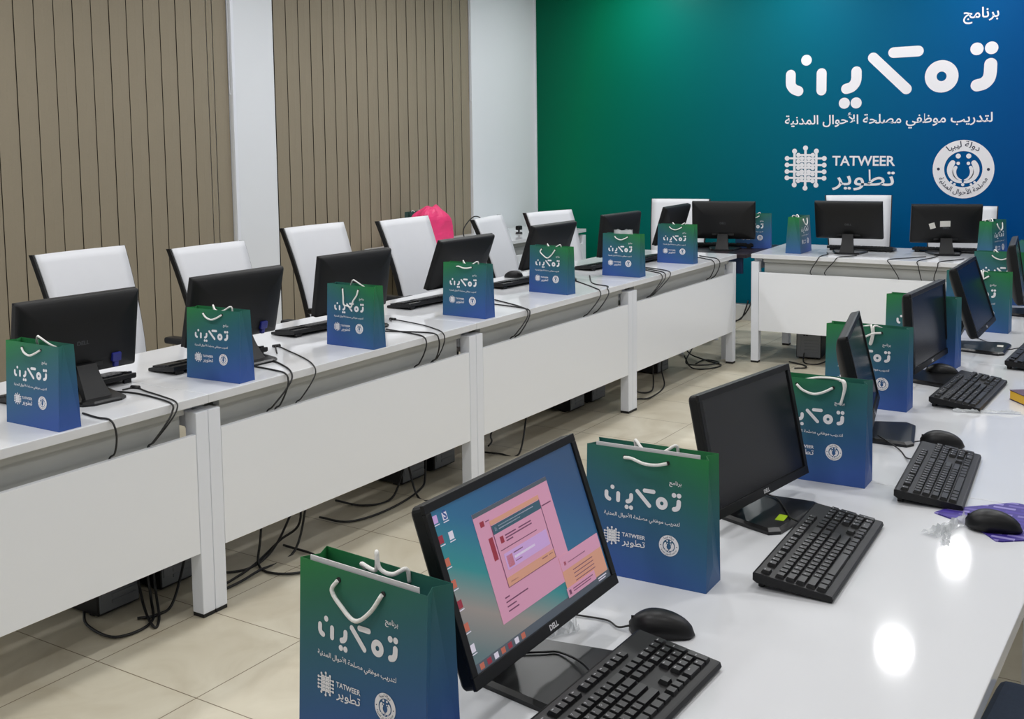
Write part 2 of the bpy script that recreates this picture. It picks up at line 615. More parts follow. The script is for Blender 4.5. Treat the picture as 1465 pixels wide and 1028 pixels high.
for n, (a, b) in enumerate((W1, W2)):
    o_ = None
    bm = bmesh.new()
    bx(bm, (XL - 0.215, (a + b) / 2, (WZ[0] + WZ[1]) / 2), (0.01, b - a, WZ[1] - WZ[0]))
    o_ = struct('window_%d' % (n + 1), bm, BROWNGLASS)
    bm = bmesh.new()
    for y in (a + 0.025, (a + b) / 2, b - 0.025):
        bx(bm, (XL - 0.2, y, (WZ[0] + WZ[1]) / 2), (0.03, 0.05, WZ[1] - WZ[0]))
    for z in (WZ[0] + 0.025, WZ[1] - 0.025):
        bx(bm, (XL - 0.2, (a + b) / 2, z), (0.03, b - a, 0.05))
    obj('window_frame', bm, LEGM, o_)
bm = bmesh.new(); bx(bm, (XL + 0.004, W1[1] + 0.014, CEIL / 2), (0.014, 0.026, CEIL - 0.02), 0.003); struct('trim_1', bm, LEGM)

# vertical blinds: every vane its own part
def blind(label, y0, y1, x, narrow):
    t = thing('vertical_blind', label, 'blind', (x, (y0 + y1) / 2, 0), 0, 'taupe vertical blinds along the left wall')
    yc = (y0 + y1) / 2
    pitch = 0.121
    z0, z1 = 0.09, 2.74
    def vane_mesh(wd):
        b = bmesh.new()
        prism(b, [(-wd / 2, -0.0008), (0, 0.004), (wd / 2, -0.0008), (wd / 2, -0.0018), (0, 0.003), (-wd / 2, -0.0018)], 2, z0, z1)
        for v in b.verts:
            v.co = Vector((v.co.y, v.co.x, v.co.z))
        return mesh('vane', b, BLIND)
    full, thin = vane_mesh(pitch - 0.003), vane_mesh(0.045)
    y = y1 - 0.004
    i = 0
    while y > y0 + 0.05:
        if i in narrow:
            link('vane', thin, t, (0, y - 0.025 - yc, 0), (0, 0, R(2)))
            y -= 0.05
        else:
            link('vane', full, t, (random.uniform(-0.0006, 0.0006), y - pitch / 2 - yc, 0), (0, 0, R(random.uniform(1.6, 2.2))))
            y -= pitch
        i += 1
    b = bmesh.new(); bx(b, (0, 0, z1 + 0.022), (0.04, y1 - y0 - 0.02, 0.04), 0.004)
    obj('headrail', b, LEGM, t)
    b = bmesh.new()
    tube(b, [(0.012, y1 - yc - 0.012, 2.7), (0.014, y1 - yc - 0.008, 2.3), (0.013, y1 - yc - 0.01, 1.9), (0.02, y1 - yc - 0.004, 1.86)], 0.0025, 6)
    obj('cord', b, LEGM, t)
    return t
blind('wide taupe vertical blind covering the nearer window, left of the white pillar', W1[0] + 0.9, W1[1], XL - 0.02, (1,))
blind('taupe vertical blind covering the farther window, between pillar and back wall', W2[0], W2[1], XL - 0.02, ())

# printed wall banner
bm = bmesh.new()
bx(bm, (0, 0, 0), (XR - XL - 0.012, 0.008, 2.79))
bn = obj('wall_banner', bm, BANNER, None, ((XL + XR) / 2 + 0.003, YB - 0.005, 0.142 + 2.79 / 2))
# object coordinates are relative to the panel centre: shift the ramp origin to the panel
tag(bn, 'large green to blue printed wall banner with white lettering covering the back wall', 'banner')
bcx, bcz = (XL + XR) / 2 + 0.003, 0.142 + 2.79 / 2
for nd in BANNER.node_tree.nodes:
    if nd.type == 'MATH':
        nd.inputs[1].default_value += bcx / 4.3 - 0.055 * bcz
for n, me in print_set(1.59, -2.268, 2.0, (0.243, -0.235, -0.455, 0.362, 0.137),
                       lambda x, y, l: Vector((x - bcx, -0.0045 - 0.0008 * l, y - bcz))):
    link(n, me, bn)

# ------------------------------------------------------------------ ceiling lamps
lampdisc = bmesh.new(); cyl(lampdisc, (0, 0, 0.0), (0, 0, 0.006), 0.105, n=32)
LED = mat('led_diffuser', (255, 252, 246), 0.5, emit=6.0)
led_me = mesh('diffuser', lampdisc, LED)
bm = bmesh.new()
for i in range(32):
    a0, a1 = 2 * PI * i / 32, 2 * PI * (i + 1) / 32
    vs = []
    for rr, z in ((0.106, -0.004), (0.125, -0.002), (0.128, 0.014), (0.106, 0.014)):
        vs.append([bm.verts.new((rr * math.cos(a), rr * math.sin(a), z)) for a in (a0, a1)])
    for j in range(4):
        q = vs[j]; p = vs[(j + 1) % 4]
        bm.faces.new((q[0], q[1], p[1], p[0]))
rim_me = mesh('frame', bm, LEGM)
for i, x in enumerate(LAMP_X):
    for j, y in enumerate(LAMP_Y):
        t = thing('ceiling_light', 'round white recessed ceiling downlight above the training room', 'ceiling light', (x, y, CEIL - 0.014), 0, 'round ceiling downlights')
        link('frame', rim_me, t)
        link('diffuser', led_me, t, (0, 0, 0.004))
        ld = bpy.data.lights.new('downlight', 'AREA')
        ld.shape = 'DISK'; ld.size = 0.17
        ld.energy = lamp_power(x, y)
        ld.color = (0.985, 0.99, 1.0)
        lo = link('downlight', ld, t, (0, 0, -0.002))

# ------------------------------------------------------------------ desks
def table(name, label, loc, yaw, L, D=0.785, group=None, panel=True):
    t = thing(name, label, 'table', loc, yaw, group)
    g = 0.0004
    b = bmesh.new(); bx(b, (L / 2, D / 2 - 0.004, 0.7355), (L - 2 * g, D, 0.029), 0.0025); obj('tabletop', b, TOPM, t)
    lw = 0.052
    def leg(x, y):
        b = bmesh.new()
        bx(b, (x, y, 0.355), (lw, lw, 0.684), 0.003)
        l = obj('leg', b, LEGM, t)
        b = bmesh.new(); bx(b, (x, y, 0.0065), (lw - 0.001, lw - 0.001, 0.013), 0.002)
        obj('foot', b, FOOTM, l, label='black foot')
    for x in (lw / 2 + 0.001, L - lw / 2 - 0.001):
        leg(x, lw / 2); leg(x, D - lw / 2 - 0.02)
        b = bmesh.new()
        bx(b, (x, D / 2, 0.668), (0.036, D - 2 * lw - 0.02, 0.05), 0.003)
        bx(b, (x, 0.12, 0.708), (0.05, 0.09, 0.028))
        bx(b, (x, D - 0.16, 0.708), (0.05, 0.09, 0.028))
        obj('side_rail', b, LEGM, t)
    if panel:
        b = bmesh.new(); bx(b, (L / 2, 0.010, 0.4246), (L - 2 * lw - 0.006, 0.018, 0.402), 0.0015); obj('modesty_panel', b, LAM, t)
    b = bmesh.new()
    bx(b, (L / 2, 0.055, 0.640), (L - 2 * lw - 0.05, 0.004, 0.095))
    bx(b, (L / 2, 0.13, 0.5945), (L - 2 * lw - 0.05, 0.15, 0.004))
    bx(b, (L / 2, 0.205, 0.655), (L - 2 * lw - 0.07, 0.004, 0.075))
    obj('cable_tray', b, TRAYM, t)
    b = bmesh.new(); bx(b, (L / 2, 0.045, 0.7065), (L - 2 * lw - 0.05, 0.03, 0.028)); obj('cross_beam', b, TRAYM, t)
    return t
GL = 'white training desks of the left row'
ord4 = ('nearest', 'second', 'third', 'farthest')
ys = (0.964, 2.539, 4.114, 5.683, 7.261)
for i in range(4):
    table('training_desk', '%s white desk of the left row, counted from the camera end' % ord4[i], (-2.8207, ys[i], 0), PI / 2, ys[i + 1] - ys[i], group=GL)
GRr = 'white desks of the right row'
ry = (1.11, 2.69, 4.27, 5.85, 7.43)
for i in range(4):
    table('training_desk', '%s glossy white desk of the right row, counted from the camera end' % ord4[i], (-1.062, ry[i + 1], 0), -PI / 2, ry[i + 1] - ry[i], group=GRr)
table('training_desk', 'white desk standing crosswise in front of the blue wall', (-2.738, 7.325, 0), R(1.8), 1.6, 0.78)
table('side_desk', 'long white side desk against the far blinds, holding a pink bag', (-4.72, 6.40, 0), PI / 2, 2.2, 0.66)
# small dark corner desk behind the end of the left row
t = thing('corner_desk', 'small dark topped desk in the corner behind the left row', 'table', (-3.03, 7.66, 0))
b = bmesh.new(); bx(b, (0, 0, 0.733), (0.53, 0.72, 0.026), 0.003); obj('tabletop', b, DKTOP, t)
b = bmesh.new(); bx(b, (0.0, -0.30, 0.66), (0.44, 0.02, 0.11), 0.003); obj('apron', b, NAVY, t)
for sx in (-0.235, 0.10):
    for sy in (-0.32, 0.32):
        b = bmesh.new(); bx(b, (sx, sy, 0.36), (0.04, 0.04, 0.72), 0.003); obj('leg', b, LEGM, t)

# ------------------------------------------------------------------ gift bags
TANF = (BAGD - BAGT) / 2 / BAGH
def bag_fn(x, y, l):
    return Vector((x, -BAGD / 2 + TANF * y - 0.0007 - 0.0005 * l, y))
BAGPRINT = print_set(0.157, -0.0065, 0.158, (0.225, -0.262, -0.515, 0.355, 0.126), bag_fn)

def bag_body(m):
    b = bmesh.new()
    W, D, H, T = BAGW, BAGD, BAGH, BAGT
    def v(x, y, z):
        return b.verts.new((x, y, z))
    fbl, fbr, rbr, rbl = v(-W / 2, -D / 2, 0), v(W / 2, -D / 2, 0), v(W / 2, D / 2, 0), v(-W / 2, D / 2, 0)
    ftl, ftr, rtr, rtl = v(-W / 2, -T / 2, H), v(W / 2, -T / 2, H), v(W / 2, T / 2, H), v(-W / 2, T / 2, H)
    b.faces.new((fbl, fbr, ftr, ftl)); b.faces.new((rbr, rbl, rtl, rtr)); b.faces.new((fbl, rbl, rbr, fbr))
    for s, fb, rb, ft, rt_ in ((1, fbr, rbr, ftr, rtr), (-1, fbl, rbl, ftl, rtl)):
        ap = v(s * W / 2, 0, 0.04)
        tp = v(s * (W / 2 - 0.014), 0, H)
        b.faces.new((fb, rb, ap)); b.faces.new((fb, ap, tp, ft)); b.faces.new((rb, rt_, tp, ap))
    me = mesh('bag_body', b, [m])
    return me
def solid(o, th):
    md = o.modifiers.new('paper', 'SOLIDIFY')
    md.thickness = th
    md.offset = -1.0
BODY = {'L': bag_body(BAG_L), 'R': bag_body(BAG_R)}
b = bmesh.new()
bx(b, (0, -BAGT / 2 + 0.004, BAGH - 0.032), (BAGW - 0.036, 0.0015, 0.076))
CARD = mesh('card_insert', b, PAPER)
def hem_mesh():
    b = bmesh.new()
    for s in (-1, 1):
        prism(b, [(s * (BAGT / 2) - s * 0.0002, BAGH), (s * (BAGT / 2) - s * 0.0012, BAGH), (s * (BAGT / 2) - s * 0.0008, BAGH - 0.04), (s * BAGT / 2 + s * 0.0012, BAGH - 0.04)], 0, -BAGW / 2 + 0.002, BAGW / 2 - 0.002)
    return mesh('hem', b, NAVY)
def eyelet_mesh():
    b = bmesh.new()
    cyl(b, (0, -0.0012, 0), (0, 0.0004, 0), 0.0042, n=14)
    return mesh('eyelet', b, FOOTM)
EYE_ME = eyelet_mesh()
HX = 0.0435
def fy(z):
    return -BAGD / 2 + TANF * z - 0.003
HZ = BAGH - 0.016
HANDLES = {
    'u': [(-HX, 0, HZ), (-HX - 0.007, -0.004, HZ - 0.014), (-HX + 0.012, -0.005, HZ - 0.031), (-0.002, -0.006, HZ - 0.045), (HX - 0.018, -0.005, HZ - 0.027), (HX, 0, HZ)],
    'shallow': [(-HX, 0, HZ), (-HX * 0.6, -0.004, HZ - 0.012), (0, -0.006, HZ - 0.018), (HX * 0.55, -0.005, HZ - 0.011), (HX, 0, HZ)],
    'wave': [(-HX, 0, HZ), (-HX * 0.6, -0.006, HZ + 0.002), (0, -0.008, HZ - 0.004), (HX * 0.55, -0.006, HZ - 0.004), (HX, 0, HZ)],
    'deep': [(-HX + 0.005, 0, HZ), (-HX + 0.012, -0.004, HZ - 0.03), (-HX + 0.018, -0.007, HZ - 0.062), (-0.004, -0.008, HZ - 0.066), (HX - 0.03, -0.008, HZ - 0.07), (HX - 0.02, -0.007, HZ - 0.045), (HX - 0.004, -0.004, HZ - 0.022), (HX, 0, HZ)],
    'cross': [(-HX, 0, HZ), (-HX + 0.02, -0.004, HZ - 0.022), (-0.006, -0.006, HZ - 0.016), (0.02, -0.007, HZ - 0.003), (HX, 0, HZ)],
}
REAR = {
    'peek': [(-HX, 0, HZ), (-HX + 0.002, -0.006, BAGH + 0.006), (-HX * 0.4, -0.02, BAGH - 0.008), (HX * 0.4, -0.02, BAGH - 0.008), (HX - 0.002, -0.006, BAGH + 0.006), (HX, 0, HZ)],
    'arc': [(-HX, 0, HZ), (-HX + 0.01, -0.01, BAGH - 0.004), (-0.01, -0.022, BAGH + 0.016), (0.006, -0.024, BAGH + 0.013), (HX - 0.01, -0.014, BAGH - 0.006), (HX, 0, HZ)],
    'stick': [(-HX, 0, HZ), (-HX + 0.006, -0.012, BAGH - 0.004), (-0.004, -0.018, BAGH - 0.004), (0.004, -0.022, BAGH + 0.026), (0.010, -0.024, BAGH + 0.004), (0.03, -0.02, BAGH - 0.002), (HX, -0.005, BAGH + 0.004), (HX, 0, HZ)],
    'drop': [(-HX, 0, HZ), (0.0, -0.02, BAGH - 0.002), (0.014, -BAGT - 0.004, BAGH + 0.003), (0.018, -BAGT - 0.010, BAGH - 0.022), (0.012, -BAGT - 0.012, BAGH - 0.05), (0.017, -BAGT - 0.011, BAGH - 0.048), (0.022, -BAGT - 0.008, BAGH - 0.02), (0.022, -BAGT + 0.002, BAGH + 0.003), (HX, 0, HZ)],
    'fall': [(-HX, 0, HZ), (0.0, -0.012, BAGH - 0.004), (0.06, -BAGT / 2 - BAGT / 2 - 0.004, BAGH + 0.006), (0.072, -BAGT / 2 - BAGT / 2 - 0.010, BAGH - 0.012), (0.066, -BAGT - 0.011, BAGH - 0.045), (0.064, -BAGT - 0.009, BAGH - 0.05), (0.074, -BAGT - 0.006, BAGH - 0.01), (0.066, -BAGT + 0.004, BAGH + 0.003), (HX, 0, HZ)],
}
def handle_mesh(front, kind):
    b = bmesh.new()
    if front:
        pts = [(x, fy(z) + y, z) for x, y, z in HANDLES[kind]]
    else:
        pts = [(x, -fy(z) - 0.004 + y, z) for x, y, z in REAR[kind]]
    tube(b, pts, 0.0031, 8, 6)
    return mesh('handle', b, ROPE)
HM = {}
def gift_bag(label, x, y, yaw, side='L', front='u', rear='peek', z=0.7502, card=False, group='blue and green gift bags on the desks', marks=True):
    t = thing('gift_bag', label, 'gift bag', (x, y, z), yaw, group)
    o = link('bag_body', BODY[side], t)
    solid(o, 0.0007)
    for n, me in BAGPRINT:
        link(n, me, t)
    for key in ((True, front), (False, rear)):
        if key not in HM:
            HM[key] = handle_mesh(*key)
        link('handle', HM[key], t)
    for s in (-1, 1):
        link('eyelet', EYE_ME, t, (s * HX, fy(HZ) + 0.0028, HZ))
    if card:
        link('card_insert', CARD, t)
    return t
rowL = ['nearest gift bag on the left desk row, partly in front of the first monitor',
        'second gift bag from the near end of the left desk row, green at top left',
        'third gift bag of the left row, long white rope dangling down',
        'fourth gift bag from the near end of the left desk row, green at top left',
        'fifth gift bag from the near end of the left desk row, deep U-shaped rope',
        'sixth gift bag of the left row, clear plastic sticking out of it',
        'seventh and farthest gift bag on the left desk row']
for lb, (x, y, a, s, f, r_) in zip(rowL, [(-2.954, 2.021, 0.5, 'L', 'shallow', 'arc'), (-2.964, 2.732, 3.1, 'L', 'shallow', 'peek'),
        (-2.945, 3.44, -1.2, 'R', 'deep', 'arc'), (-2.962, 4.262, -2.7, 'L', 'wave', 'peek'), (-3.003, 5.097, -5.6, 'R', 'u', 'peek'),
        (-2.982, 5.891, -1.9, 'R', 'shallow', 'peek'), (-2.969, 6.624, 0.4, 'R', 'shallow', 'peek')]):
    gift_bag(lb, x, y, R(a), s, f, r_)
gift_bag('gift bag nearest the camera, rope handle hanging in a deep loop, beside the lit monitor', -0.980, 1.170, R(-4.2), 'L', 'u', 'stick', card=True).scale = (0.972, 1, 1)
gift_bag('second gift bag of the right desk row, standing between lit and dark monitors', -0.907, 1.907, R(2.2), 'R', 'wave', 'peek', card=True)
gift_bag('third gift bag of the right desk row, half hidden by the large dark monitor', -0.825, 2.667, R(2.0), 'L', 'shallow', 'fall')
gift_bag('fourth gift bag of the right desk row, crossed white ropes, behind an edge-on monitor', -0.913, 3.456, R(-0.4), 'L', 'cross', 'drop')
gift_bag('fifth gift bag of the right desk row, mostly covered by a dark monitor screen', -0.911, 4.163, R(-5.6), 'L', 'shallow', 'peek')
gift_bag('sixth gift bag of the right desk row, standing right of a tilted monitor', -0.868, 4.975, R(-1.0), 'R', 'shallow', 'drop')
gift_bag('seventh gift bag of the right desk row, only its green top showing', -0.905, 5.78, R(-2.0), 'R', 'shallow', 'peek')
gift_bag('farthest gift bag of the right desk row, behind the edge of the last monitor', -0.80, 6.42, R(0), 'R', 'shallow', 'peek')
gift_bag('gift bag seen side-on at the left end of the crosswise desk', -2.492, 7.577, R(91), 'L', 'u', 'peek').scale = (1, 1.4, 1)
gift_bag('gift bag seen side-on at the right end of the crosswise desk', -1.27, 7.695, R(79), 'L', 'u', 'peek').scale = (1, 1.4, 1)
gift_bag('gift bag in the far corner behind the monitor on the dark desk', -2.875, 7.735, R(14), 'L', 'shallow', 'peek', z=0.7462)
gb = gift_bag('dark gift bag behind the pink bag on the side desk', -5.28, 6.93, R(88), 'L', 'shallow', 'peek')
for ch in gb.children:
    if ch.name.startswith('bag_body'):
        ch.data = ch.data.copy(); ch.data.materials[0] = BAGDARK
# clear wrapper sticking out of the sixth left bag
bm = bmesh.new()
for k in range(3):
    N = 9
    vs = [[None] * 5 for _ in range(N)]
    for i in range(N):
        for j in range(5):
            q = Vector(((i / (N - 1) - 0.5) * 0.11, (k - 1) * 0.012 + 0.008 * noise.noise((i * 0.7 + k, j * 0.9, k)), -0.06 + j * 0.026 + 0.012 * noise.noise((i * 0.5, k * 3, j * 0.4)) * (j > 2)))
            vs[i][j] = bm.verts.new(q)
    for i in range(N - 1):
        for j in range(4):
            bm.faces.new((vs[i][j], vs[i + 1][j], vs[i + 1][j + 1], vs[i][j + 1])).smooth = True
o = obj('plastic_wrapper', bm, CLEAR, None, (-2.985, 5.893, 0.975))
tag(o, 'crumpled clear plastic wrapper sticking out of the sixth left-row bag', 'wrapper')

# ------------------------------------------------------------------ monitors
MW, MH = 0.4434, 0.267
def shell_mesh(Wm, Hm):
    b = bmesh.new()
    # front frame rim then stepped back housing
    prof = [(0.0, 0.0, 0.0), (0.0, 0.016, 0.0), (0.003, 0.021, 0.0), (0.010, 0.026, 0.0), (0.03, 0.034, 0.0), (0.06, 0.041, 0.0), (0.09, 0.045, 0.0)]
    rings = []
    for inset, y, low in prof:
        hw, ht, hb = Wm / 2 - inset, Hm / 2 - inset, Hm / 2 - inset * 0.55
        poly = rounded_rect(hw * 2, ht + hb, 0.008, 3)
        rings.append([b.verts.new((px, y, pz + (ht - hb) / 2)) for px, pz in poly])
    for a, c in zip(rings, rings[1:]):
        for i in range(len(a)):
            b.faces.new((a[i], a[(i + 1) % len(a)], c[(i + 1) % len(c)], c[i])).smooth = a is not rings[0]
    b.faces.new(rings[-1]).smooth = True
    b.faces.new(rings[0][::-1])
    return mesh('panel', b, BLKM)
def bezel_mesh(Wm, Hm):
    b = bmesh.new()
    t, c, y0, y1 = 0.0135, 0.0185, -0.006, 0.0005
    for cx, cz, sx, sz in ((0, Hm / 2 - t / 2, Wm, t), (0, -Hm / 2 + c / 2, Wm, c), (-Wm / 2 + t / 2, (c - t) / 2, t, Hm - t - c), (Wm / 2 - t / 2, (c - t) / 2, t, Hm - t - c)):
        bx(b, (cx, (y0 + y1) / 2, cz), (sx, y1 - y0, sz), 0.0012)
    return mesh('bezel', b, BLK)
def screen_rect(Wm, Hm):
    return (-Wm / 2 + 0.0133, Wm / 2 - 0.0133, -Hm / 2 + 0.0183, Hm / 2 - 0.0133)
def screen_mesh(Wm, Hm, m):
    x0, x1, z0, z1 = screen_rect(Wm, Hm)
    b = bmesh.new(); bx(b, ((x0 + x1) / 2, -0.0012, (z0 + z1) / 2), (x1 - x0, 0.002, z1 - z0))
    return mesh('screen', b, m)
def base_mesh(front, rear, wf=0.235, wr=0.16):
    b = bmesh.new()
    n = 8
    poly = [(-wf / 2 + 0.02, front), (wf / 2 - 0.02, front), (wf / 2, front + 0.018), (wf / 2 - 0.006, front + 0.05), (wr / 2, rear - 0.02), (wr / 2 - 0.03, rear), (-wr / 2 + 0.03, rear), (-wr / 2, rear - 0.02), (-wf / 2 + 0.006, front + 0.05), (-wf / 2, front + 0.018)]
    prism(b, poly, 2, 0.0, 0.007)
    cy_ = (front + rear) / 2
    poly2 = [(px * 0.93, cy_ + (py - cy_) * 0.93) for px, py in poly]
    A = [v for v in b.verts if v.co.z > 0.006]
    T2 = [b.verts.new((px, py, 0.0125)) for px, py in poly2]
    for i in range(len(poly)):
        b.faces.new((A[i], A[(i + 1) % len(poly)], T2[(i + 1) % len(poly)], T2[i]))
    b.faces.new(T2)
    return mesh('stand_base', b, BLKG)
SH = {}
def cached(key, fn):
    if key not in SH:
        SH[key] = fn()
    return SH[key]
DARKS = SCRM
def monitor(label, cx, cy, cz, yaw, tilt, front=-0.09, rear=0.11, Wm=MW, Hm=MH, group=None, z=0.7502, badge=True, vga=False, roll=0.0, neck_y=None):
    a = R(yaw)
    # root at the stand: panel centre sits 0 in local y
    t = thing('monitor', label, 'monitor', (cx, cy, z), a, group)
    p = link('panel', cached(('sh', Wm, Hm), lambda: shell_mesh(Wm, Hm)), t, (0, 0, cz - z), (-R(tilt), roll, 0))
    link('bezel', cached(('bz', Wm, Hm), lambda: bezel_mesh(Wm, Hm)), p)
    sc = link('screen', cached(('sc', Wm, Hm), lambda: screen_mesh(Wm, Hm, DARKS)), p, label='dark switched-off screen')
    if badge:
        def mk():
            b = bmesh.new()
            put_text(b, 'DELL', -0.013, 0.013, 0, 0.035)
            for v in b.verts:
                v.co = Vector((v.co.x, 0, v.co.y))
            return mesh('badge', b, WHT)
        link('badge', cached('badge', mk), p, (0, -0.0064, -Hm / 2 + 0.006))
    def mk2():
        b = bmesh.new()
        put_text(b, 'DELL', 0.022, -0.022, 0, 0.03)
        for v in b.verts:
            v.co = Vector((v.co.x, 0, abs(v.co.y)))
        return mesh('rear_badge', b, DARKGREY)
    link('rear_badge', cached('rbadge', mk2), p, (0, 0.0455, -0.025))
    def mk3():
        b = bmesh.new()
        bx(b, (-0.05, 0.0, 0), (0.05, 0.02, 0.014), 0.002); bx(b, (0.06, 0.0, 0), (0.03, 0.016, 0.014), 0.002)
        return mesh('port_block', b, FOOTM)
    link('port_block', cached('ports', mk3), p, (0, 0.036, -0.098))
    if vga:
        b = bmesh.new()
        bx(b, (0, 0.0, 0), (0.034, 0.018, 0.03), 0.004); bx(b, (0, 0.0, -0.024), (0.018, 0.014, 0.022), 0.004)
        obj('video_plug', b, VGA, p, (-0.125, 0.045, -0.085), label='blue video plug')
    # neck: from the base up to the panel back
    ny = (0.062 if neck_y is None else neck_y)
    ty = 0.045 + math.sin(R(tilt)) * -0.02
    top = cz - z - 0.105
    b = bmesh.new()
    n = 8
    for i in range(n):
        f0, f1 = i / n, (i + 1) / n
        def sec(f):
            yy = ny + 0.02 * (1 - f) ** 2 + (ty - ny) * f
            hw = 0.036 + 0.012 * (1 - f) ** 2
            return yy, hw, 0.010 + f * top
        y0, h0, z0 = sec(f0); y1, h1, z1 = sec(f1)
        th = 0.024
        q = [b.verts.new(c) for c in ((-h0, y0 - th / 2, z0), (h0, y0 - th / 2, z0), (h0, y0 + th / 2, z0), (-h0, y0 + th / 2, z0), (-h1, y1 - th / 2, z1), (h1, y1 - th / 2, z1), (h1, y1 + th / 2, z1), (-h1, y1 + th / 2, z1))]
        for fc in ((0, 1, 5, 4), (1, 2, 6, 5), (2, 3, 7, 6), (3, 0, 4, 7)):
            b.faces.new([q[k] for k in fc])
        if i == 0:
            b.faces.new([q[3], q[2], q[1], q[0]])
        if i == n - 1:
            b.faces.new([q[4], q[5], q[6], q[7]])
    bmesh.ops.remove_doubles(b, verts=list(b.verts), dist=1e-5)
    obj('stand_neck', b, BLK, t)
    link('stand_base', cached(('base', front, rear), lambda: base_mesh(front, rear)), t)
    return t, p, sc

ordL = ('first', 'second', 'third', 'fourth', 'fifth', 'sixth', 'seventh')
GM = 'black monitors on the desks'
LM = [(-3.169, 2.302, .958, -93.7, 8.7), (-3.169, 2.996, .961, -92.5, 13.5), (-3.271, 3.80, .95, -94.2, 9.7), (-3.288, 4.654, .951, -93.1, 21.8),
      (-3.292, 5.539, .952, -93.3, 20.0), (-3.268, 6.383, .946, -95.3, 6.8), (-3.20, 7.03, .962, -87.9, 17.3)]
for i, (x, y, z, a, ti) in enumerate(LM):
    monitor('black monitor seen from behind, %s from the near end of the left desk row' % ordL[i], x, y, z, a, ti, -0.05, 0.165, group=GM, vga=i < 2, neck_y=0.085)
monitor('black monitor on the dark corner desk, seen from behind next to a bag', -3.02, 7.53, .958, 194, 4, -0.10, 0.10, group=GM, z=0.7462)
tb1 = monitor('black monitor on the crosswise desk in front of a white chair back', -2.168, 7.64, .979, 188, 19, -0.10, 0.10, group=GM)
tb2 = monitor('black monitor on the crosswise desk with two white labels on its back', -1.588, 7.85, .957, 199, 15.5, -0.10, 0.12, group=GM)
for u, v_, sx, sz, ro in ((0.30, 0.51, 0.036, 0.04, 18), (0.48, 0.455, 0.064, 0.04, 2)):
    b = bmesh.new(); bx(b, (0, 0, 0), (sx, 0.0008, sz))
    obj('paper_label', b, STICKW, tb2[1], (MW / 2 - u * MW, 0.0456, MH / 2 - v_ * MH), (0, R(ro), 0), label='white paper label')
m1 = monitor('lit monitor showing a desktop with a pink window, nearest to the camera', -0.908, 1.458, .948, 90.7, 19.2, -0.16, 0.09, group=GM)
m2 = monitor('large dark monitor with a lime green sticker on its base, right desk row', -0.868, 2.352, .92, 82.2, 12.1, -0.115, 0.10, Wm=0.412, Hm=0.26, group=GM)
m3 = monitor('dark monitor seen almost edge-on behind the third right-row bag', -0.842, 3.126, .929, 101.6, 13.6, -0.14, 0.10, group=GM)
m4 = monitor('dark monitor with a faint reddish reflection covering the fifth right-row bag', -0.838, 3.92, .935, 87.7, 4.1, -0.11, 0.10, Wm=0.43, Hm=0.26, group=GM)
m5 = monitor('dark blue-grey monitor tilted back, left of the sixth right-row bag', -0.806, 4.553, .954, 91.6, 18.0, -0.12, 0.10, group=GM)
m6 = monitor('farthest monitor of the right desk row, cut by the right picture edge', -0.79, 5.503, .951, 97, 9.1, -0.10, 0.10, group=GM)
# stickers on stand bases
b = bmesh.new(); bx(b, (0, 0, 0), (0.034, 0.024, 0.0008)); obj('base_sticker', b, STICKW, m1[0], (-0.035, -0.125, 0.0130), (0, 0, R(8)), label='white sticker')
b = bmesh.new(); bx(b, (0, 0, 0), (0.038, 0.019, 0.0008)); obj('base_sticker', b, STICKG, m2[0], (-0.035, -0.085, 0.0130), (0, 0, R(12)), label='lime green sticker')
b = bmesh.new(); bx(b, (0, 0, 0), (0.036, 0.022, 0.0008)); obj('base_sticker', b, STICKW, m5[0], (0.02, -0.09, 0.0130), (0, 0, R(5)), label='white sticker')

# the lit desktop picture on the nearest monitor
x0, x1, z0, z1 = screen_rect(MW, MH)
WALLP = ramp_mat('desktop_wallpaper', (1.35, 0, 2.6, 0.5), [(0.0, (92, 112, 116)), (0.18, (140, 132, 128)), (0.34, (48, 128, 132)), (0.55, (44, 98, 134)), (0.8, (46, 80, 122)), (1.0, (52, 76, 108))], 0.3, 0.4, emit=0.4)
for nd in WALLP.node_tree.nodes:
    if nd.type == 'BSDF_PRINCIPLED':
        pass
lit = link('screen', screen_mesh(MW, MH, WALLP), m1[1], label='lit desktop screen')
bpy.data.objects.remove(m1[2])
def glow(name, rgb, e=0.42):
    return mat('glow_' + name, rgb, 0.35, emit=e)
def screen_quad(name, u0, v0, u1, v1, m, lift, label=None, marks=()):
    b = bmesh.new()
    bx(b, (0, 0, 0), ((u1 - u0) * (x1 - x0), 0.0004, (v1 - v0) * (z1 - z0)))
    mats_ = [m]
    for (a0, b0, a1, b1, mm) in marks:
        if mm not in mats_:
            mats_.append(mm)
        cu, cv = (a0 + a1) / 2 - (u0 + u1) / 2, (b0 + b1) / 2 - (v0 + v1) / 2
        bx(b, (cu * (x1 - x0), -0.0003, -cv * (z1 - z0)), ((a1 - a0) * (x1 - x0), 0.0003, (b1 - b0) * (z1 - z0)), mi=mats_.index(mm))
    return obj(name, b, mats_, m1[1], (x0 + (u0 + u1) / 2 * (x1 - x0), -0.0024 - lift * 0.0006, z1 - (v0 + v1) / 2 * (z1 - z0)), label=label)
PK, PK2 = glow('pink', (196, 140, 166)), glow('violet', (186, 150, 200))
TAN, TEALB = glow('tan', (196, 142, 120)), glow('teal_bar', (52, 84, 100))
DK, RED, ORG = glow('ink', (112, 62, 92), 0.3), glow('red', (150, 46, 64), 0.3), glow('orange', (190, 104, 84), 0.3)
LGT, GRY = glow('light', (206, 200, 214)), glow('taskbar', (74, 82, 92), 0.45)
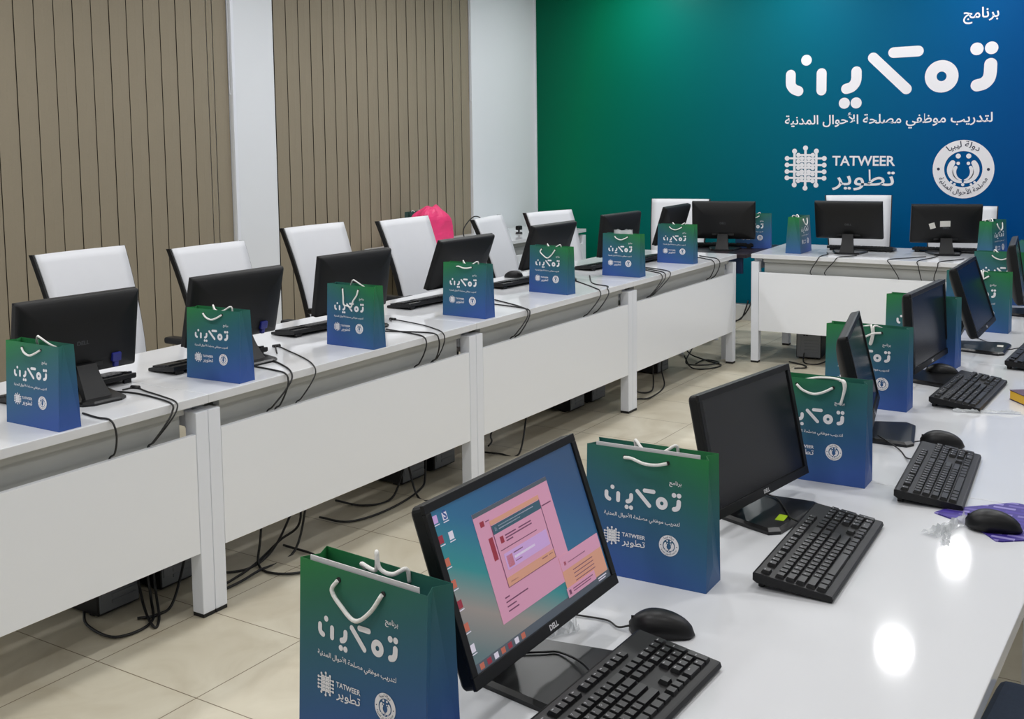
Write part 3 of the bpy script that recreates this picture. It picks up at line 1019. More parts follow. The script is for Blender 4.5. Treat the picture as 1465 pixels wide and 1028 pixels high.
screen_quad('taskbar', 0, 0.945, 1, 1, GRY, 0, marks=[(0.03 + 0.045 * i, 0.955, 0.055 + 0.045 * i, 0.99, (ORG, RED, LGT)[i % 3]) for i in range(7)] + [(0.9, 0.962, 0.97, 0.97, LGT), (0.9, 0.978, 0.96, 0.985, LGT)])
screen_quad('application_window', 0.219, 0.135, 0.745, 0.84, PK, 1, label='pink application window',
            marks=[(0.219, 0.135, 0.745, 0.162, GRY), (0.25, 0.2, 0.275, 0.235, RED), (0.285, 0.21, 0.31, 0.216, DK), (0.66, 0.30, 0.73, 0.308, DK), (0.274, 0.32, 0.30, 0.466, RED)] +
                  [(0.27, 0.70 + 0.028 * i, 0.27 + wd, 0.708 + 0.028 * i, DK) for i, wd in enumerate((0.03, 0.15, 0.0601, 0.07))])
screen_quad('dialog_box', 0.307, 0.222, 0.654, 0.66, PK, 2, label='pop-up dialog with a dark title bar',
            marks=[(0.307, 0.222, 0.654, 0.252, TAN), (0.307, 0.252, 0.311, 0.66, DK), (0.650, 0.252, 0.654, 0.66, DK), (0.307, 0.655, 0.654, 0.66, DK), (0.311, 0.256, 0.65, 0.315, TEALB), (0.325, 0.272, 0.34, 0.298, LGT), (0.35, 0.272, 0.60, 0.279, LGT), (0.35, 0.29, 0.50, 0.297, LGT),
                   (0.34, 0.345, 0.362, 0.388, RED), (0.375, 0.348, 0.45, 0.356, DK), (0.47, 0.348, 0.56, 0.356, DK), (0.375, 0.366, 0.56, 0.374, DK), (0.375, 0.384, 0.42, 0.392, DK), (0.325, 0.425, 0.58, 0.43, DK),
                   (0.335, 0.455, 0.64, 0.56, PK2), (0.345, 0.475, 0.385, 0.55, ORG), (0.395, 0.475, 0.46, 0.482, DK), (0.395, 0.5, 0.54, 0.515, LGT), (0.395, 0.53, 0.44, 0.536, DK), (0.31, 0.60, 0.651, 0.657, TAN), (0.33, 0.63, 0.38, 0.637, DK), (0.56, 0.615, 0.6, 0.622, DK), (0.61, 0.615, 0.64, 0.622, DK)])
screen_quad('notification_box', 0.665, 0.675, 0.985, 0.948, TAN, 2, label='tan and pink notification box',
            marks=[(0.665, 0.675, 0.985, 0.775, PK), (0.69, 0.72, 0.705, 0.745, RED), (0.72, 0.735, 0.86, 0.741, DK)] + [(0.74, 0.80 + 0.025 * i, 0.90, 0.805 + 0.025 * i, DK) for i in range(4)])
screen_quad('balloon_tip', 0.655, 0.888, 0.88, 0.952, PK, 4, marks=[(0.667, 0.905, 0.682, 0.935, DK), (0.70, 0.908, 0.86, 0.914, DK), (0.70, 0.924, 0.84, 0.93, DK)])
for i, (u, v_, m_) in enumerate(((0.02, 0.055, PK2), (0.075, 0.06, LGT), (0.02, 0.18, RED), (0.08, 0.185, LGT), (0.02, 0.32, ORG), (0.02, 0.455, ORG), (0.02, 0.58, RED), (0.02, 0.72, ORG), (0.02, 0.85, LGT))):
    screen_quad('desktop_icon', u - 0.013, v_ - 0.024, u + 0.013, v_ + 0.024, m_, 0.5, marks=[(u - 0.016, v_ + 0.032, u + 0.016, v_ + 0.038, LGT)])
b = bmesh.new()
put_text(b, 'S', -0.004, 0.004, -0.004, 0.03)
for v in b.verts:
    v.co = Vector((v.co.x, 0, v.co.y))
obj('icon_letter', b, glow('ink2', (40, 70, 130)), m1[1], (x0 + 0.075 * (x1 - x0), -0.0034, z1 - 0.06 * (z1 - z0)))

# ------------------------------------------------------------------ keyboards
U = 0.019
def key_list():
    K = []
    def row(y, items, x=0.0):
        for it in items:
            if it < 0:
                x += -it
            else:
                K.append((x, y, it, 1.0)); x += it
    row(0, [1, -1, 1, 1, 1, 1, -.5, 1, 1, 1, 1, -.5, 1, 1, 1, 1, -.25, 1, 1, 1])
    row(1.4, [1] * 13 + [2, -.25, 1, 1, 1, -.25, 1, 1, 1, 1])
    row(2.4, [1.5] + [1] * 12 + [1.5, -.25, 1, 1, 1, -.25, 1, 1, 1])
    row(3.4, [1.75] + [1] * 11 + [2.25, -3.5, 1, 1, 1])
    row(4.4, [2.25] + [1] * 10 + [2.75, -1.25, 1, -1.25, 1, 1, 1])
    row(5.4, [1.25, 1.25, 1.25, 6.25, 1.25, 1.25, 1.25, 1.25, -.25, 1, 1, 1, -.25, 2, 1])
    K.append((21.5, 2.4, 1, 2.0)); K.append((21.5, 4.4, 1, 2.0))
    return K
KEYS = key_list()
KX0, KY0 = -11.25 * U, 0.062
SLOPE = (0.033 - 0.0135) / 0.144
KANG = math.atan(SLOPE)
def kz(y):
    return 0.0135 + (y + 0.072) * SLOPE
def body_mesh():
    b = bmesh.new()
    sec = [(-0.072, 0.0015), (-0.0745, 0.006), (-0.072, 0.0130), (-0.069, kz(-0.069)), (0.069, kz(0.069)), (0.0735, 0.031), (0.0735, 0.018), (0.066, 0.013)]
    prism(b, sec, 0, -0.221, 0.221)
    # shallow wells under the key groups
    return mesh('body', b, BLK)
def key_mesh(wd, dp):
    b = bmesh.new()
    w_, d_ = wd * U - 0.0016, dp * U - 0.0016
    A = [(-w_ / 2, -d_ / 2), (w_ / 2, -d_ / 2), (w_ / 2, d_ / 2), (-w_ / 2, d_ / 2)]
    B = [(-w_ / 2 + 0.0022, -d_ / 2 + 0.002), (w_ / 2 - 0.0022, -d_ / 2 + 0.002), (w_ / 2 - 0.0022, d_ / 2 - 0.003), (-w_ / 2 + 0.0022, d_ / 2 - 0.003)]
    a = [b.verts.new((x, y, -0.001)) for x, y in A]; c = [b.verts.new((x, y, 0.0062)) for x, y in B]
    for i in range(4):
        b.faces.new((a[i], a[(i + 1) % 4], c[(i + 1) % 4], c[i]))
    b.faces.new(c); b.faces.new(a[::-1])
    return mesh('key', b, KEYM)
KM = {}
def key_pos(k):
    x, y, wd, dp = k
    px = KX0 + (x + wd / 2) * U
    py = KY0 - (y + dp / 2) * U
    return px, py
def legends_mesh():
    b = bmesh.new()
    rows = {1.4: '1234567890-=', 2.4: 'QWERTYUIOP[]', 3.4: 'ASDFGHJKL;', 4.4: 'ZXCVBNM,./'}
    cnt = {1.4: -1, 2.4: -1, 3.4: -1, 4.4: -1}
    for k in KEYS:
        if k[1] in rows and k[0] < 14 and k[2] == 1.0:
            cnt[k[1]] += 1
            s = rows[k[1]]
            i = cnt[k[1]] - (1 if k[1] == 1.4 else 0)
            if 0 <= i < len(s):
                px, py = key_pos(k)
                V, F, a, c = text_mesh(s[i], 0.02)
                sc = 0.0062
                vs = [b.verts.new((px - 0.005 + (v.x - a) * sc, py - 0.001 + v.y * sc, kz(py) + 0.0066 + v.y * sc * SLOPE)) for v in V]
                for f in F:
                    try:
                        b.faces.new([vs[j] for j in f])
                    except ValueError:
                        pass
        elif k[1] >= 0 and (k[0] >= 18 or k[1] == 0):
            px, py = key_pos(k)
            bx(b, (px - 0.002, py + 0.002, kz(py) + 0.0066), (0.005, 0.0018, 0.0003))
    me = bpy.data.meshes.new('key_legends')
    b.to_mesh(me); b.free()
    me.materials.append(LEGEND)
    return me
KBODY = body_mesh()
def keyboard(label, x, y, yaw, detail, group='black keyboards on the desks', z=0.7502, cord=None):
    t = thing('keyboard', label, 'keyboard', (x, y, z), yaw, group)
    link('body', KBODY, t)
    if cord:
        M = t.matrix_basis.inverted()
        b = bmesh.new()
        tube(b, [tuple(M @ Vector(p)) for p in cord], 0.0019, 6, 6)
        obj('cord', b, CABM, t)
    for s in (-1, 1):
        b = bmesh.new(); bx(b, (s * 0.19, 0.062, 0.0075), (0.03, 0.012, 0.015), 0.002)
        obj('riser_foot', b, BLK, t)
    if detail:
        for k in KEYS:
            q = (k[2], k[3])
            if q not in KM:
                KM[q] = key_mesh(*q)
            px, py = key_pos(k)
            link('key', KM[q], t, (px, py, kz(py)), (KANG, 0, 0))
        link('key_legends', cached('legends', legends_mesh), t)
    else:
        def blk(lo, hi, r0, r1):
            b = bmesh.new()
            for k in KEYS:
                if lo <= k[0] < hi and r0 <= k[1] <= r1:
                    px, py = key_pos(k)
                    w_, d_ = k[2] * U - 0.002, k[3] * U - 0.002
                    M = Matrix.Translation((px, py, kz(py) + 0.0028)) @ Matrix.Rotation(KANG, 4, 'X')
                    bx(b, (0, 0, 0), (w_, d_, 0.0075), 0, M)
            return mesh('key_block', b, KEYM)
        for q in ((0, 15.1, 1, 6), (0, 15.1, -1, 0.5), (15.1, 18.4, -1, 6), (18.4, 30, -1, 6)):
            link('key_block', cached(('blk',) + q, lambda: blk(*q)), t)
    return t
keyboard('black keyboard nearest the camera, in front of the lit monitor', -0.722, 1.392, R(89.5), True, cord=[(-0.79, 1.452, 0.776), (-0.831, 1.486, 0.771), (-0.88, 1.506, 0.7655), (-0.904, 1.492, 0.7655), (-0.95, 1.46, 0.7655)])
keyboard('black keyboard in front of the large dark monitor with the lime sticker', -0.656, 2.165, R(93.1), True, cord=[(-0.725, 2.26, 0.776), (-0.765, 2.30, 0.768), (-0.80, 2.36, 0.766), (-0.84, 2.42, 0.766), (-0.90, 2.44, 0.766)])
keyboard('black keyboard with shiny keys, third from the camera on the right desk row', -0.563, 2.79, R(95.2), True, cord=[(-0.636, 2.85, 0.776), (-0.675, 2.93, 0.7535), (-0.71, 3.00, 0.7535), (-0.78, 3.06, 0.7665)])
keyboard('black keyboard beside the clear plastic strip, fourth on the right desk row', -0.672, 3.74, R(89.2), True)
keyboard('black keyboard cut by the picture edge, fifth on the right desk row', -0.565, 4.42, R(89), False, cord=[(-0.638, 4.50, 0.776), (-0.70, 4.56, 0.7535), (-0.76, 4.66, 0.7535), (-0.86, 4.80, 0.7535)])
LKB = [(-3.265, 2.33, -92), (-3.20, 2.90, -93), (-3.33, 3.66, -95), (-3.36, 4.48, -94), (-3.345, 5.29, -95), (-3.29, 6.21, -97), (-3.20, 6.62, -92)]
lkl = ['black keyboard mostly hidden behind the nearest left-row bag and monitor', 'black keyboard beside the second left-row bag', 'black keyboard left of the third left-row bag',
       'black keyboard left of the fourth left-row bag', 'black keyboard between fourth and fifth left-row bags', 'black keyboard between fifth and sixth left-row bags', 'black keyboard between sixth and seventh left-row bags']
for lb, (x, y, a) in zip(lkl, LKB):
    keyboard(lb, x, y, R(a), False)
keyboard('black keyboard lying on the dark corner desk', -3.09, 7.70, R(194), False, z=0.7462)
keyboard('black keyboard behind the left monitor of the crosswise desk', -2.14, 7.86, R(184), False)
keyboard('black keyboard behind the monitor with two white labels', -1.60, 8.0, R(186), False)

# ------------------------------------------------------------------ mice
def mouse_mesh():
    b = bmesh.new()
    N, Mq = 18, 14
    rings = []
    Ln = 0.112
    for i in range(N + 1):
        t = i / N
        x = (t - 0.5) * Ln
        e = max(0.0, 1 - abs(2 * t - 1) ** 2.6) ** 0.5
        hw = (0.0285 + 0.003 * math.cos((t - 0.3) * 2 * PI)) * e + 0.001
        h = 0.0375 * (max(0.0, 1 - abs((t - 0.42) / (0.58 if t > 0.42 else 0.46)) ** 2.1)) ** 0.62 * 0.98 + 0.004
        rg = []
        for j in range(Mq + 1):
            a = PI * j / Mq
            yy = hw * math.copysign(abs(math.cos(a)) ** 0.8, math.cos(a))
            zz = 0.002 + (h - 0.002) * math.sin(a) ** 0.75
            rg.append(b.verts.new((-x, yy, zz)))
        rings.append(rg)
    for i in range(N):
        for j in range(Mq):
            b.faces.new((rings[i][j], rings[i][j + 1], rings[i + 1][j + 1], rings[i + 1][j])).smooth = True
        b.faces.new((rings[i][0], rings[i + 1][0], rings[i + 1][Mq], rings[i][Mq]))
    b.faces.new(rings[0]); b.faces.new(rings[N][::-1])
    return mesh('body', b, BLK)
MOUSE = mouse_mesh()
b = bmesh.new(); cyl(b, (0.03, -0.003, 0.026), (0.03, 0.003, 0.026), 0.008, n=16); WHEEL = mesh('scroll_wheel', b, DARKGREY)
b = bmesh.new(); bx(b, (0.037, 0, 0.0235), (0.03, 0.0008, 0.008)); SEAM = mesh('button_seam', b, FOOTM)
def mouse(label, x, y, yaw, cord, z=0.7502):
    """local +x is the cord end"""
    t = thing('mouse', label, 'mouse', (x, y, z), yaw, 'black mice on the desks')
    link('body', MOUSE, t); link('scroll_wheel', WHEEL, t); link('button_seam', SEAM, t)
    if cord:
        M = t.matrix_basis.inverted()
        b = bmesh.new()
        pts = [(0.054, 0, 0.009), (0.075, 0, 0.004)] + [tuple(M @ Vector((px, py, z + 0.003))) for px, py in cord]
        tube(b, pts, 0.0017, 6, 6)
        obj('cord', b, CABM, t)
    return t
mouse('black mouse beside the lit monitor, nearest the camera', -0.782, 1.683, R(198), [(-0.882, 1.676), (-0.926, 1.670), (-0.958, 1.663)])
mouse('black mouse beside the third keyboard of the right desk row', -0.622, 3.10, R(192), [(-0.73, 3.06), (-0.85, 3.10), (-0.90, 3.2)])
mouse('black mouse in front of the fifth right-row bag, beside the fourth keyboard', -0.807, 3.998, R(190), [(-0.90, 4.0), (-0.93, 4.05)])
mouse('black mouse lying on the purple mouse pad', -0.392, 2.49, R(187), None, z=0.7535)
mouse('small black mouse by the fifth monitor on the left desk row', -3.52, 5.53, R(20), [(-3.42, 5.58), (-3.36, 5.62)])

# ------------------------------------------------------------------ small things on the right row
m_ = bpy.data.materials.new('purple_pad_print'); m_.use_nodes = True
nt = m_.node_tree; bs = nt.nodes['Principled BSDF']
tc = nt.nodes.new('ShaderNodeTexCoord'); br = nt.nodes.new('ShaderNodeTexBrick')
br.inputs['Scale'].default_value = 16; br.inputs['Mortar Size'].default_value = 0.09; br.inputs['Brick Width'].default_value = 0.9; br.inputs['Row Height'].default_value = 0.35
br.inputs['Color1'].default_value = (*lin((64, 44, 150)), 1); br.inputs['Color2'].default_value = (*lin((168, 160, 214)), 1); br.inputs['Mortar'].default_value = (*lin((52, 34, 132)), 1); br.inputs['Bias'].default_value = -0.3
nt.links.new(tc.outputs['Object'], br.inputs['Vector']); nt.links.new(br.outputs['Color'], bs.inputs['Base Color']); bs.inputs['Roughness'].default_value = 0.55
b = bmesh.new(); prism(b, [(-0.127, -0.007), (-0.03, -0.06), (0.018, -0.122), (0.03, -0.118), (0.105, -0.06), (0.105, 0.12), (0.02, 0.15), (0.008, 0.147), (-0.112, 0.028)], 2, 0, 0.003)
o = obj('mouse_pad', b, m_, None, (-0.395, 2.545, 0.7502), (0, 0, 0))
tag(o, 'purple patterned mouse pad under a black mouse at the right edge', 'mouse pad')
# crumpled clear wrapper pieces beside the pad
def crumple(nm, label, loc, yaw, L, Wd, H, seed):
    b = bmesh.new()
    n, q = 14, 6
    g = [[b.verts.new(((i / n - 0.5) * L, (j / q - 0.5) * Wd * (0.6 + 0.5 * abs(noise.noise((i * 0.5, seed, 0)))), 0.001 + H * abs(noise.noise((i * 0.6, j * 0.8, seed))) * 1.6 * (0.3 + (j % q > 0)))) for j in range(q + 1)] for i in range(n + 1)]
    for i in range(n):
        for j in range(q):
            b.faces.new((g[i][j], g[i + 1][j], g[i + 1][j + 1], g[i][j + 1]))
    o = obj(nm, b, CLEAR, None, loc, (0, 0, yaw))
    solid(o, 0.0006)
    return tag(o, label, 'wrapper')
crumple('plastic_wrapper', 'crumpled clear plastic wrapper beside the purple mouse pad', (-0.475, 2.455, 0.7505), R(70), 0.15, 0.04, 0.014, 1.3)
crumple('plastic_wrapper', 'short clear plastic wrapper piece nearest the bright reflection', (-0.468, 2.39, 0.7505), R(100), 0.10, 0.025, 0.012, 4.1)
crumple('plastic_wrapper', 'long clear plastic strip in front of the fourth keyboard', (-0.585, 3.53, 0.7505), R(20), 0.19, 0.022, 0.008, 7.7)
crumple('plastic_wrapper', 'clear plastic wrapper behind the lit monitor stand', (-0.935, 1.595, 0.7505), R(55), 0.07, 0.045, 0.016, 2.2)
t = thing('book', 'small yellow edged book at the right picture edge', 'book', (-0.437, 3.705, 0.7502), R(-52))
t.scale = (1, 1, 1.45)
b = bmesh.new(); bx(b, (0, 0, 0.011), (0.20, 0.14, 0.018), 0.001); obj('page_block', b, YEL, t)
b = bmesh.new(); bx(b, (0, 0, 0.0205), (0.202, 0.142, 0.0014)); bx(b, (0, 0, 0.0012), (0.202, 0.142, 0.0014)); obj('cover', b, PURP, t, label='dark purple cover')

# ------------------------------------------------------------------ side desk things
b = bmesh.new()
n, q = 26, 16
rg = []
for i in range(n):
    col_ = []
    a = 2 * PI * i / n
    for j in range(q + 1):
        t_ = j / q
        sq = 1.0 / max(abs(math.cos(a)), abs(math.sin(a))) ** 0.75
        k = (1.0 - 0.05 * t_) if t_ < 0.55 else (0.97 - ((t_ - 0.55) / 0.45) ** 2.2 * 0.72)
        nz = noise.noise((math.cos(a) * 1.7, math.sin(a) * 1.7, t_ * 3.2)) * 0.12 * (0.4 + t_) + abs(noise.noise((math.cos(a) * 4, math.sin(a) * 4, t_ * 5))) * 0.07
        col_.append(b.verts.new((0.09 * math.cos(a) * sq * (k + nz), 0.165 * math.sin(a) * sq * (k + nz), 0.30 * t_ + (0.02 * noise.noise((a, t_ * 4, 1)) if j > 3 else 0))))
    rg.append(col_)
for i in range(n):
    for j in range(q):
        b.faces.new((rg[i][j], rg[(i + 1) % n][j], rg[(i + 1) % n][j + 1], rg[i][j + 1]))
b.faces.new([rg[i][0] for i in range(n)][::-1]); b.faces.new([rg[i][q] for i in range(n)])
o = obj('plastic_bag', b, PINK, None, (-5.03, 6.77, 0.7502))
o.scale = (1, 1.12, 1)
tag(o, 'crumpled bright pink bag on the side desk by the blinds', 'bag')
for k, pts in enumerate(([(0, -0.12, 0.004), (0.03, 0.0, 0.02), (-0.03, 0.1, 0.10), (0.02, 0.05, 0.17), (0.05, -0.1, 0.19), (0.03, -0.2, 0.1), (0, -0.1, 0.006), (0.05, 0.1, 0.006)],
                         [(0.04, -0.15, 0.01), (0, 0.02, 0.03), (0.03, 0.12, 0.02), (-0.03, 0.16, 0.012), (0.0, 0.0, 0.018), (0.05, -0.1, 0.012), (0.02, 0.15, 0.008)],
                         [(-0.03, -0.1, 0.012), (0.05, 0.0, 0.012), (0.0, 0.12, 0.024), (0.06, 0.02, 0.02), (-0.02, -0.08, 0.028), (0.02, 0.18, 0.008)])):
    b = bmesh.new(); tube(b, pts, 0.0045, 8, 8)
    o = obj('coiled_cable', b, CABM, None, (-5.0, 7.30, 0.752))
    tag(o, 'loose black cable in the tangle on the side desk, right of the pink bag', 'cable', 'tangled cables on the side desk')
t = thing('webcam', 'tiny black gadget standing on the side desk by the back wall', 'gadget', (-5.0, 7.95, 0.7502))
b = bmesh.new(); cyl(b, (0, 0, 0), (0, 0, 0.012), 0.03, 0.026, 18); cyl(b, (0, 0, 0.012), (0, 0, 0.03), 0.008, n=12); obj('stand', b, BLK, t)
b = bmesh.new(); bx(b, (0, 0, 0.048), (0.04, 0.05, 0.036), 0.008); obj('head', b, BLK, t)

# ------------------------------------------------------------------ chairs
def chair_proto(label, loc, yaw, seatm, group, arms=True):
    t = thing('office_chair', label, 'chair', loc, yaw, group)
    # seat
    b = bmesh.new(); bx(b, (0, 0.0, 0.455), (0.47, 0.47, 0.065), 0.028, seg=4); obj('seat', b, seatm, t)
    # curved back panel
    def curve(s):
        return 0.205 + 0.02 * s + 0.145 * s ** 1.7, 0.50 + 0.605 * s
    b = bmesh.new()
    n, q = 16, 10
    F, B = [], []
    for i in range(n + 1):
        s = i / n
        y, z = curve(s)
        hw = 0.195 + 0.035 * s
        fr, bk = [], []
        for j in range(q + 1):
            u = j / q * 2 - 1
            dy = -0.018 * u * u
            fr.append(b.verts.new((u * hw, y + dy, z)))
            bk.append(b.verts.new((u * hw, y + dy + 0.022, z - 0.003)))
        F.append(fr); B.append(bk)
    for i in range(n):
        for j in range(q):
            b.faces.new((F[i][j], F[i][j + 1], F[i + 1][j + 1], F[i + 1][j])).smooth = True
            b.faces.new((B[i][j], B[i + 1][j], B[i + 1][j + 1], B[i][j + 1])).smooth = True
        b.faces.new((F[i][0], F[i + 1][0], B[i + 1][0], B[i][0])); b.faces.new((F[i][q], B[i][q], B[i + 1][q], F[i + 1][q]))
    for i in (0, n):
        for j in range(q):
            b.faces.new((F[i][j], B[i][j], B[i][j + 1], F[i][j + 1]))
    obj('backrest', b, seatm, t)
    # black side frames
    for sx in (-1, 1):
        b = bmesh.new()
        pts = []
        prev = None
        for i in range(n + 1):
            s = i / n
            y, z = curve(s)
            hw = 0.195 + 0.035 * s + 0.003
            ring_ = [b.verts.new((sx * (hw - 0.003), y - 0.012, z)), b.verts.new((sx * (hw + 0.005), y - 0.010, z)), b.verts.new((sx * (hw + 0.005), y + 0.016, z - 0.002)), b.verts.new((sx * (hw - 0.003), y + 0.02, z - 0.002))]
            if prev:
                for k in range(4):
                    b.faces.new((prev[k], prev[(k + 1) % 4], ring_[(k + 1) % 4], ring_[k]))
            else:
                b.faces.new(ring_)
            prev = ring_
        b.faces.new(prev[::-1])
        obj('back_frame', b, BLK, t, label='black side frame')
        if not arms:
            continue
        b = bmesh.new()
        tube(b, [(sx * 0.20, 0.10, 0.43), (sx * 0.265, 0.09, 0.47), (sx * 0.28, 0.08, 0.60), (sx * 0.275, 0.06, 0.668)], 0.014, 10)
        bx(b, (sx * 0.275, 0.0, 0.68), (0.06, 0.27, 0.03), 0.013, seg=3)
        obj('armrest', b, BLK, t, label='black armrest')
    b = bmesh.new()
    tube(b, [(0, 0.02, 0.415), (0, 0.18, 0.42), (0, 0.245, 0.47), (0, 0.255, 0.56)], 0.024, 10)
    bx(b, (0, 0.0, 0.415), (0.20, 0.22, 0.03), 0.008)
    obj('seat_bracket', b, BLK, t)
    b = bmesh.new(); cyl(b, (0, 0, 0.10), (0, 0, 0.25), 0.028, n=18); cyl(b, (0, 0, 0.25), (0, 0, 0.41), 0.017, n=16); obj('gas_column', b, BLK, t)
    for k in range(5):
        a = 2 * PI * k / 5 + 0.3
        b = bmesh.new()
        c_, s_ = math.cos(a), math.sin(a)
        tube(b, [(0.02 * c_, 0.02 * s_, 0.115), (0.16 * c_, 0.16 * s_, 0.098), (0.29 * c_, 0.29 * s_, 0.072)], 0.018, 8)
        l = obj('base_leg', b, BLK, t)
        b = bmesh.new()
        nx, ny_ = -s_, c_
        for w_ in (-0.014, 0.014):
            cyl(b, (0.29 * c_ + nx * (w_ - 0.008), 0.29 * s_ + ny_ * (w_ - 0.008), 0.028), (0.29 * c_ + nx * (w_ + 0.008), 0.29 * s_ + ny_ * (w_ + 0.008), 0.028), 0.0275, n=16)
        cyl(b, (0.29 * c_, 0.29 * s_, 0.03), (0.29 * c_, 0.29 * s_, 0.075), 0.006, n=8)
        obj('caster', b, FOOTM, l)
    return t
CH = [(-4.275, 3.145, 1.105, 90, 'white chair at the nearest blinds, behind the first left-row monitor'),
      (-4.25, 3.86, 1.065, 89, 'white chair in front of the white pillar, behind the second left-row monitor'),
      (-4.28, 4.657, 1.10, 88, 'white chair right of the pillar, behind the third left-row monitor'),
      (-4.11, 5.245, 1.10, 90, 'white chair directly in front of the pink bag'),
      (-4.14, 6.18, 1.04, 101, 'white chair turned away between pink bag and back corner'),
      (-4.19, 7.06, 1.02, 75, 'white chair in front of the green edge of the banner, left row'),
      (-3.72, 8.36, 1.045, 13, 'white chair in the far corner behind the dark desk'),
      (-2.315, 8.39, 1.10, 20, 'white chair behind the left monitor of the crosswise desk'),
      (-1.59, 8.37, 1.04, 12, 'white chair behind the monitor with two white labels')]
GC = 'white office chairs with black frames'
proto = None
def chair_root(tx, ty, tz, yaw):
    a = R(yaw)
    # local top of the back is at (0, .37, 1.105)
    return (tx + 0.37 * math.sin(a), ty - 0.37 * math.cos(a), 0.0)
for i, (tx, ty, tz, yw, lb) in enumerate(CH):
    loc = chair_root(tx, ty, tz, yw)
    if proto is None:
        proto = chair_proto(lb, loc, R(yw), SEATM, GC)
        r_ = proto
    else:
        r_ = dup(proto, loc, R(yw), lb, GC)
    k = tz / 1.105
    r_.scale = (1, 1, k)
chair_proto('chair with blue-grey seat under the right desk edge, at the bottom right corner', (-0.13, 2.14, 0), R(-92), SEATB, None, arms=False)

# ------------------------------------------------------------------ computers under the desks
def tower(label, x, y, yaw, group='black desktop computers under the desks'):
    """local -y is the ventilated rear panel that faces the aisle"""
    t = thing('computer_tower', label, 'computer', (x, y, 0), yaw, group)
    b = bmesh.new(); bx(b, (0, 0.2, 0.185), (0.17, 0.40, 0.35), 0.005)
    for sx in (-0.06, 0.06):
        for sy in (0.05, 0.35):
            bx(b, (sx, sy, 0.006), (0.025, 0.025, 0.012))
    obj('case', b, BLK, t)
    b = bmesh.new()
    bx(b, (0, -0.001, 0.185), (0.158, 0.004, 0.335), 0.001)
    for k in range(5):
        bx(b, (0.02, -0.004, 0.045 + k * 0.021), (0.10, 0.004, 0.012), 0.001)
    bx(b, (-0.062, -0.004, 0.13), (0.02, 0.004, 0.16), 0.001)
    obj('rear_panel', b, mat('grey_rear_panel', (112, 115, 120), 0.45, metal=0.3), t)
    b = bmesh.new()
    for i in range(4):
        bx(b, (-0.03 + 0.018 * (i % 2), -0.005, 0.17 + 0.016 * (i // 2)), (0.013, 0.004, 0.007))
    bx(b, (0.03, -0.006, 0.30), (0.05, 0.004, 0.04)); 
    obj('port_block', b, FOOTM, t)
    return t
for lb, y in (('computer tower under the nearest left-row desk, left one', 2.40 - 0.02), ('computer tower behind the first pair of desk legs', 2.64),
              ('computer tower under the second left-row desk, left one', 4.015), ('computer tower under the second left-row desk, right one', 4.26),
              ('computer tower under the third left-row desk, left one', 5.56), ('computer tower under the third left-row desk, right one', 5.82), 
              ('computer tower under the farthest left-row desk', 6.72)):
    tower(lb, -3.115, y, PI / 2)
tower('computer tower under the crosswise desk', -2.42, 7.60, R(8))

# ------------------------------------------------------------------ cables over the desk edges
def cable(name, label, group, pts, r=0.0028, ferrite=None):
    b = bmesh.new()
    tube(b, pts, r, 7, 7)
    if ferrite is None:
        o = obj(name, b, CABM)
        return tag(o, label, 'cable', group)
    base = pts[ferrite]
    t = thing(name, label, 'cable', base, 0, group)
    for v in b.verts:
        v.co -= Vector(base)
    obj('wire', b, CABM, t)
    d = (Vector(pts[ferrite + 1]) - Vector(pts[ferrite - 1])).normalized()
    b = bmesh.new(); cyl(b, -d * 0.016, d * 0.016, 0.0075, n=12); obj('ferrite_bead', b, CABM, t)
    return t
TZ = 0.7535
SC = [
    (0, [(-2.954, 2.157), (-2.87, 2.145)], 2.15, 2.161, None), (0, [(-3.11, 2.43), (-3.10, 2.475), (-3.018, 2.455), (-2.916, 2.433)], 2.405, 2.311, 1), (0, [(-3.12, 2.40), (-3.043, 2.418), (-2.951, 2.413)], 2.385, 2.306, None),
    (1, [(-3.10, 3.15), (-3.21, 3.26), (-3.081, 3.203), (-2.92, 3.12)], 3.05, 2.976, 1), (1, [(-3.02, 2.93), (-2.896, 2.918)], 2.90, 2.869, None), (1, [(-3.05, 2.96), (-3.012, 3.03), (-2.91, 2.99)], 2.93, 2.83, None),
    (2, [(-3.18, 3.96), (-3.203, 4.0), (-3.015, 3.952), (-2.9, 3.9)], 3.85, 3.813, 1), (2, [(-3.068, 3.782), (-2.9, 3.75)], 3.72, 3.685, None), (2, [(-3.04, 3.74), (-2.9, 3.79)], 3.80, 3.803, None),
    (3, [(-3.12, 4.723), (-2.948, 4.631), (-2.87, 4.58)], 4.54, 4.43, None), (3, [(-3.05, 4.60), (-2.93, 4.58)], 4.55, 4.473, None),
    (4, [(-3.12, 5.55), (-2.944, 5.399), (-2.87, 5.33)], 5.28, 5.149, None), (4, [(-3.15, 5.78), (-2.978, 5.50), (-2.85, 5.43)], 5.37, 5.257, None),
    (5, [(-3.05, 6.29), (-2.92, 6.24)], 6.17, 5.956, None), (5, [(-2.98, 6.17), (-2.88, 6.10)], 6.05, 5.909, None), (5, [(-3.02, 6.23), (-2.9, 6.17)], 6.10, 5.93, None),
    (6, [(-3.02, 6.98), (-2.87, 6.87)], 6.83, 6.793, None), (6, [(-2.99, 7.03), (-2.87, 6.96)], 6.92, 6.875, None)]
for st, top, ye, yd, fe in SC:
    pts = [(x, y, TZ) for x, y in top] + [(-2.818, ye, 0.752), (-2.797, ye * 0.8 + yd * 0.2, 0.728), (-2.798, ye * 0.4 + yd * 0.6, 0.69), (-2.816, yd, 0.645), (-2.848, yd, 0.61), (-2.87, yd, 0.45), (-2.95, yd + 0.03, 0.25)]
    cable('monitor_cable', 'black cable hanging over the desk edge just right of the %s left-row bag' % ordL[st], 'cables beside the %s left-row bag' % ordL[st], pts, 0.0032 if fe is None else 0.0026, fe)
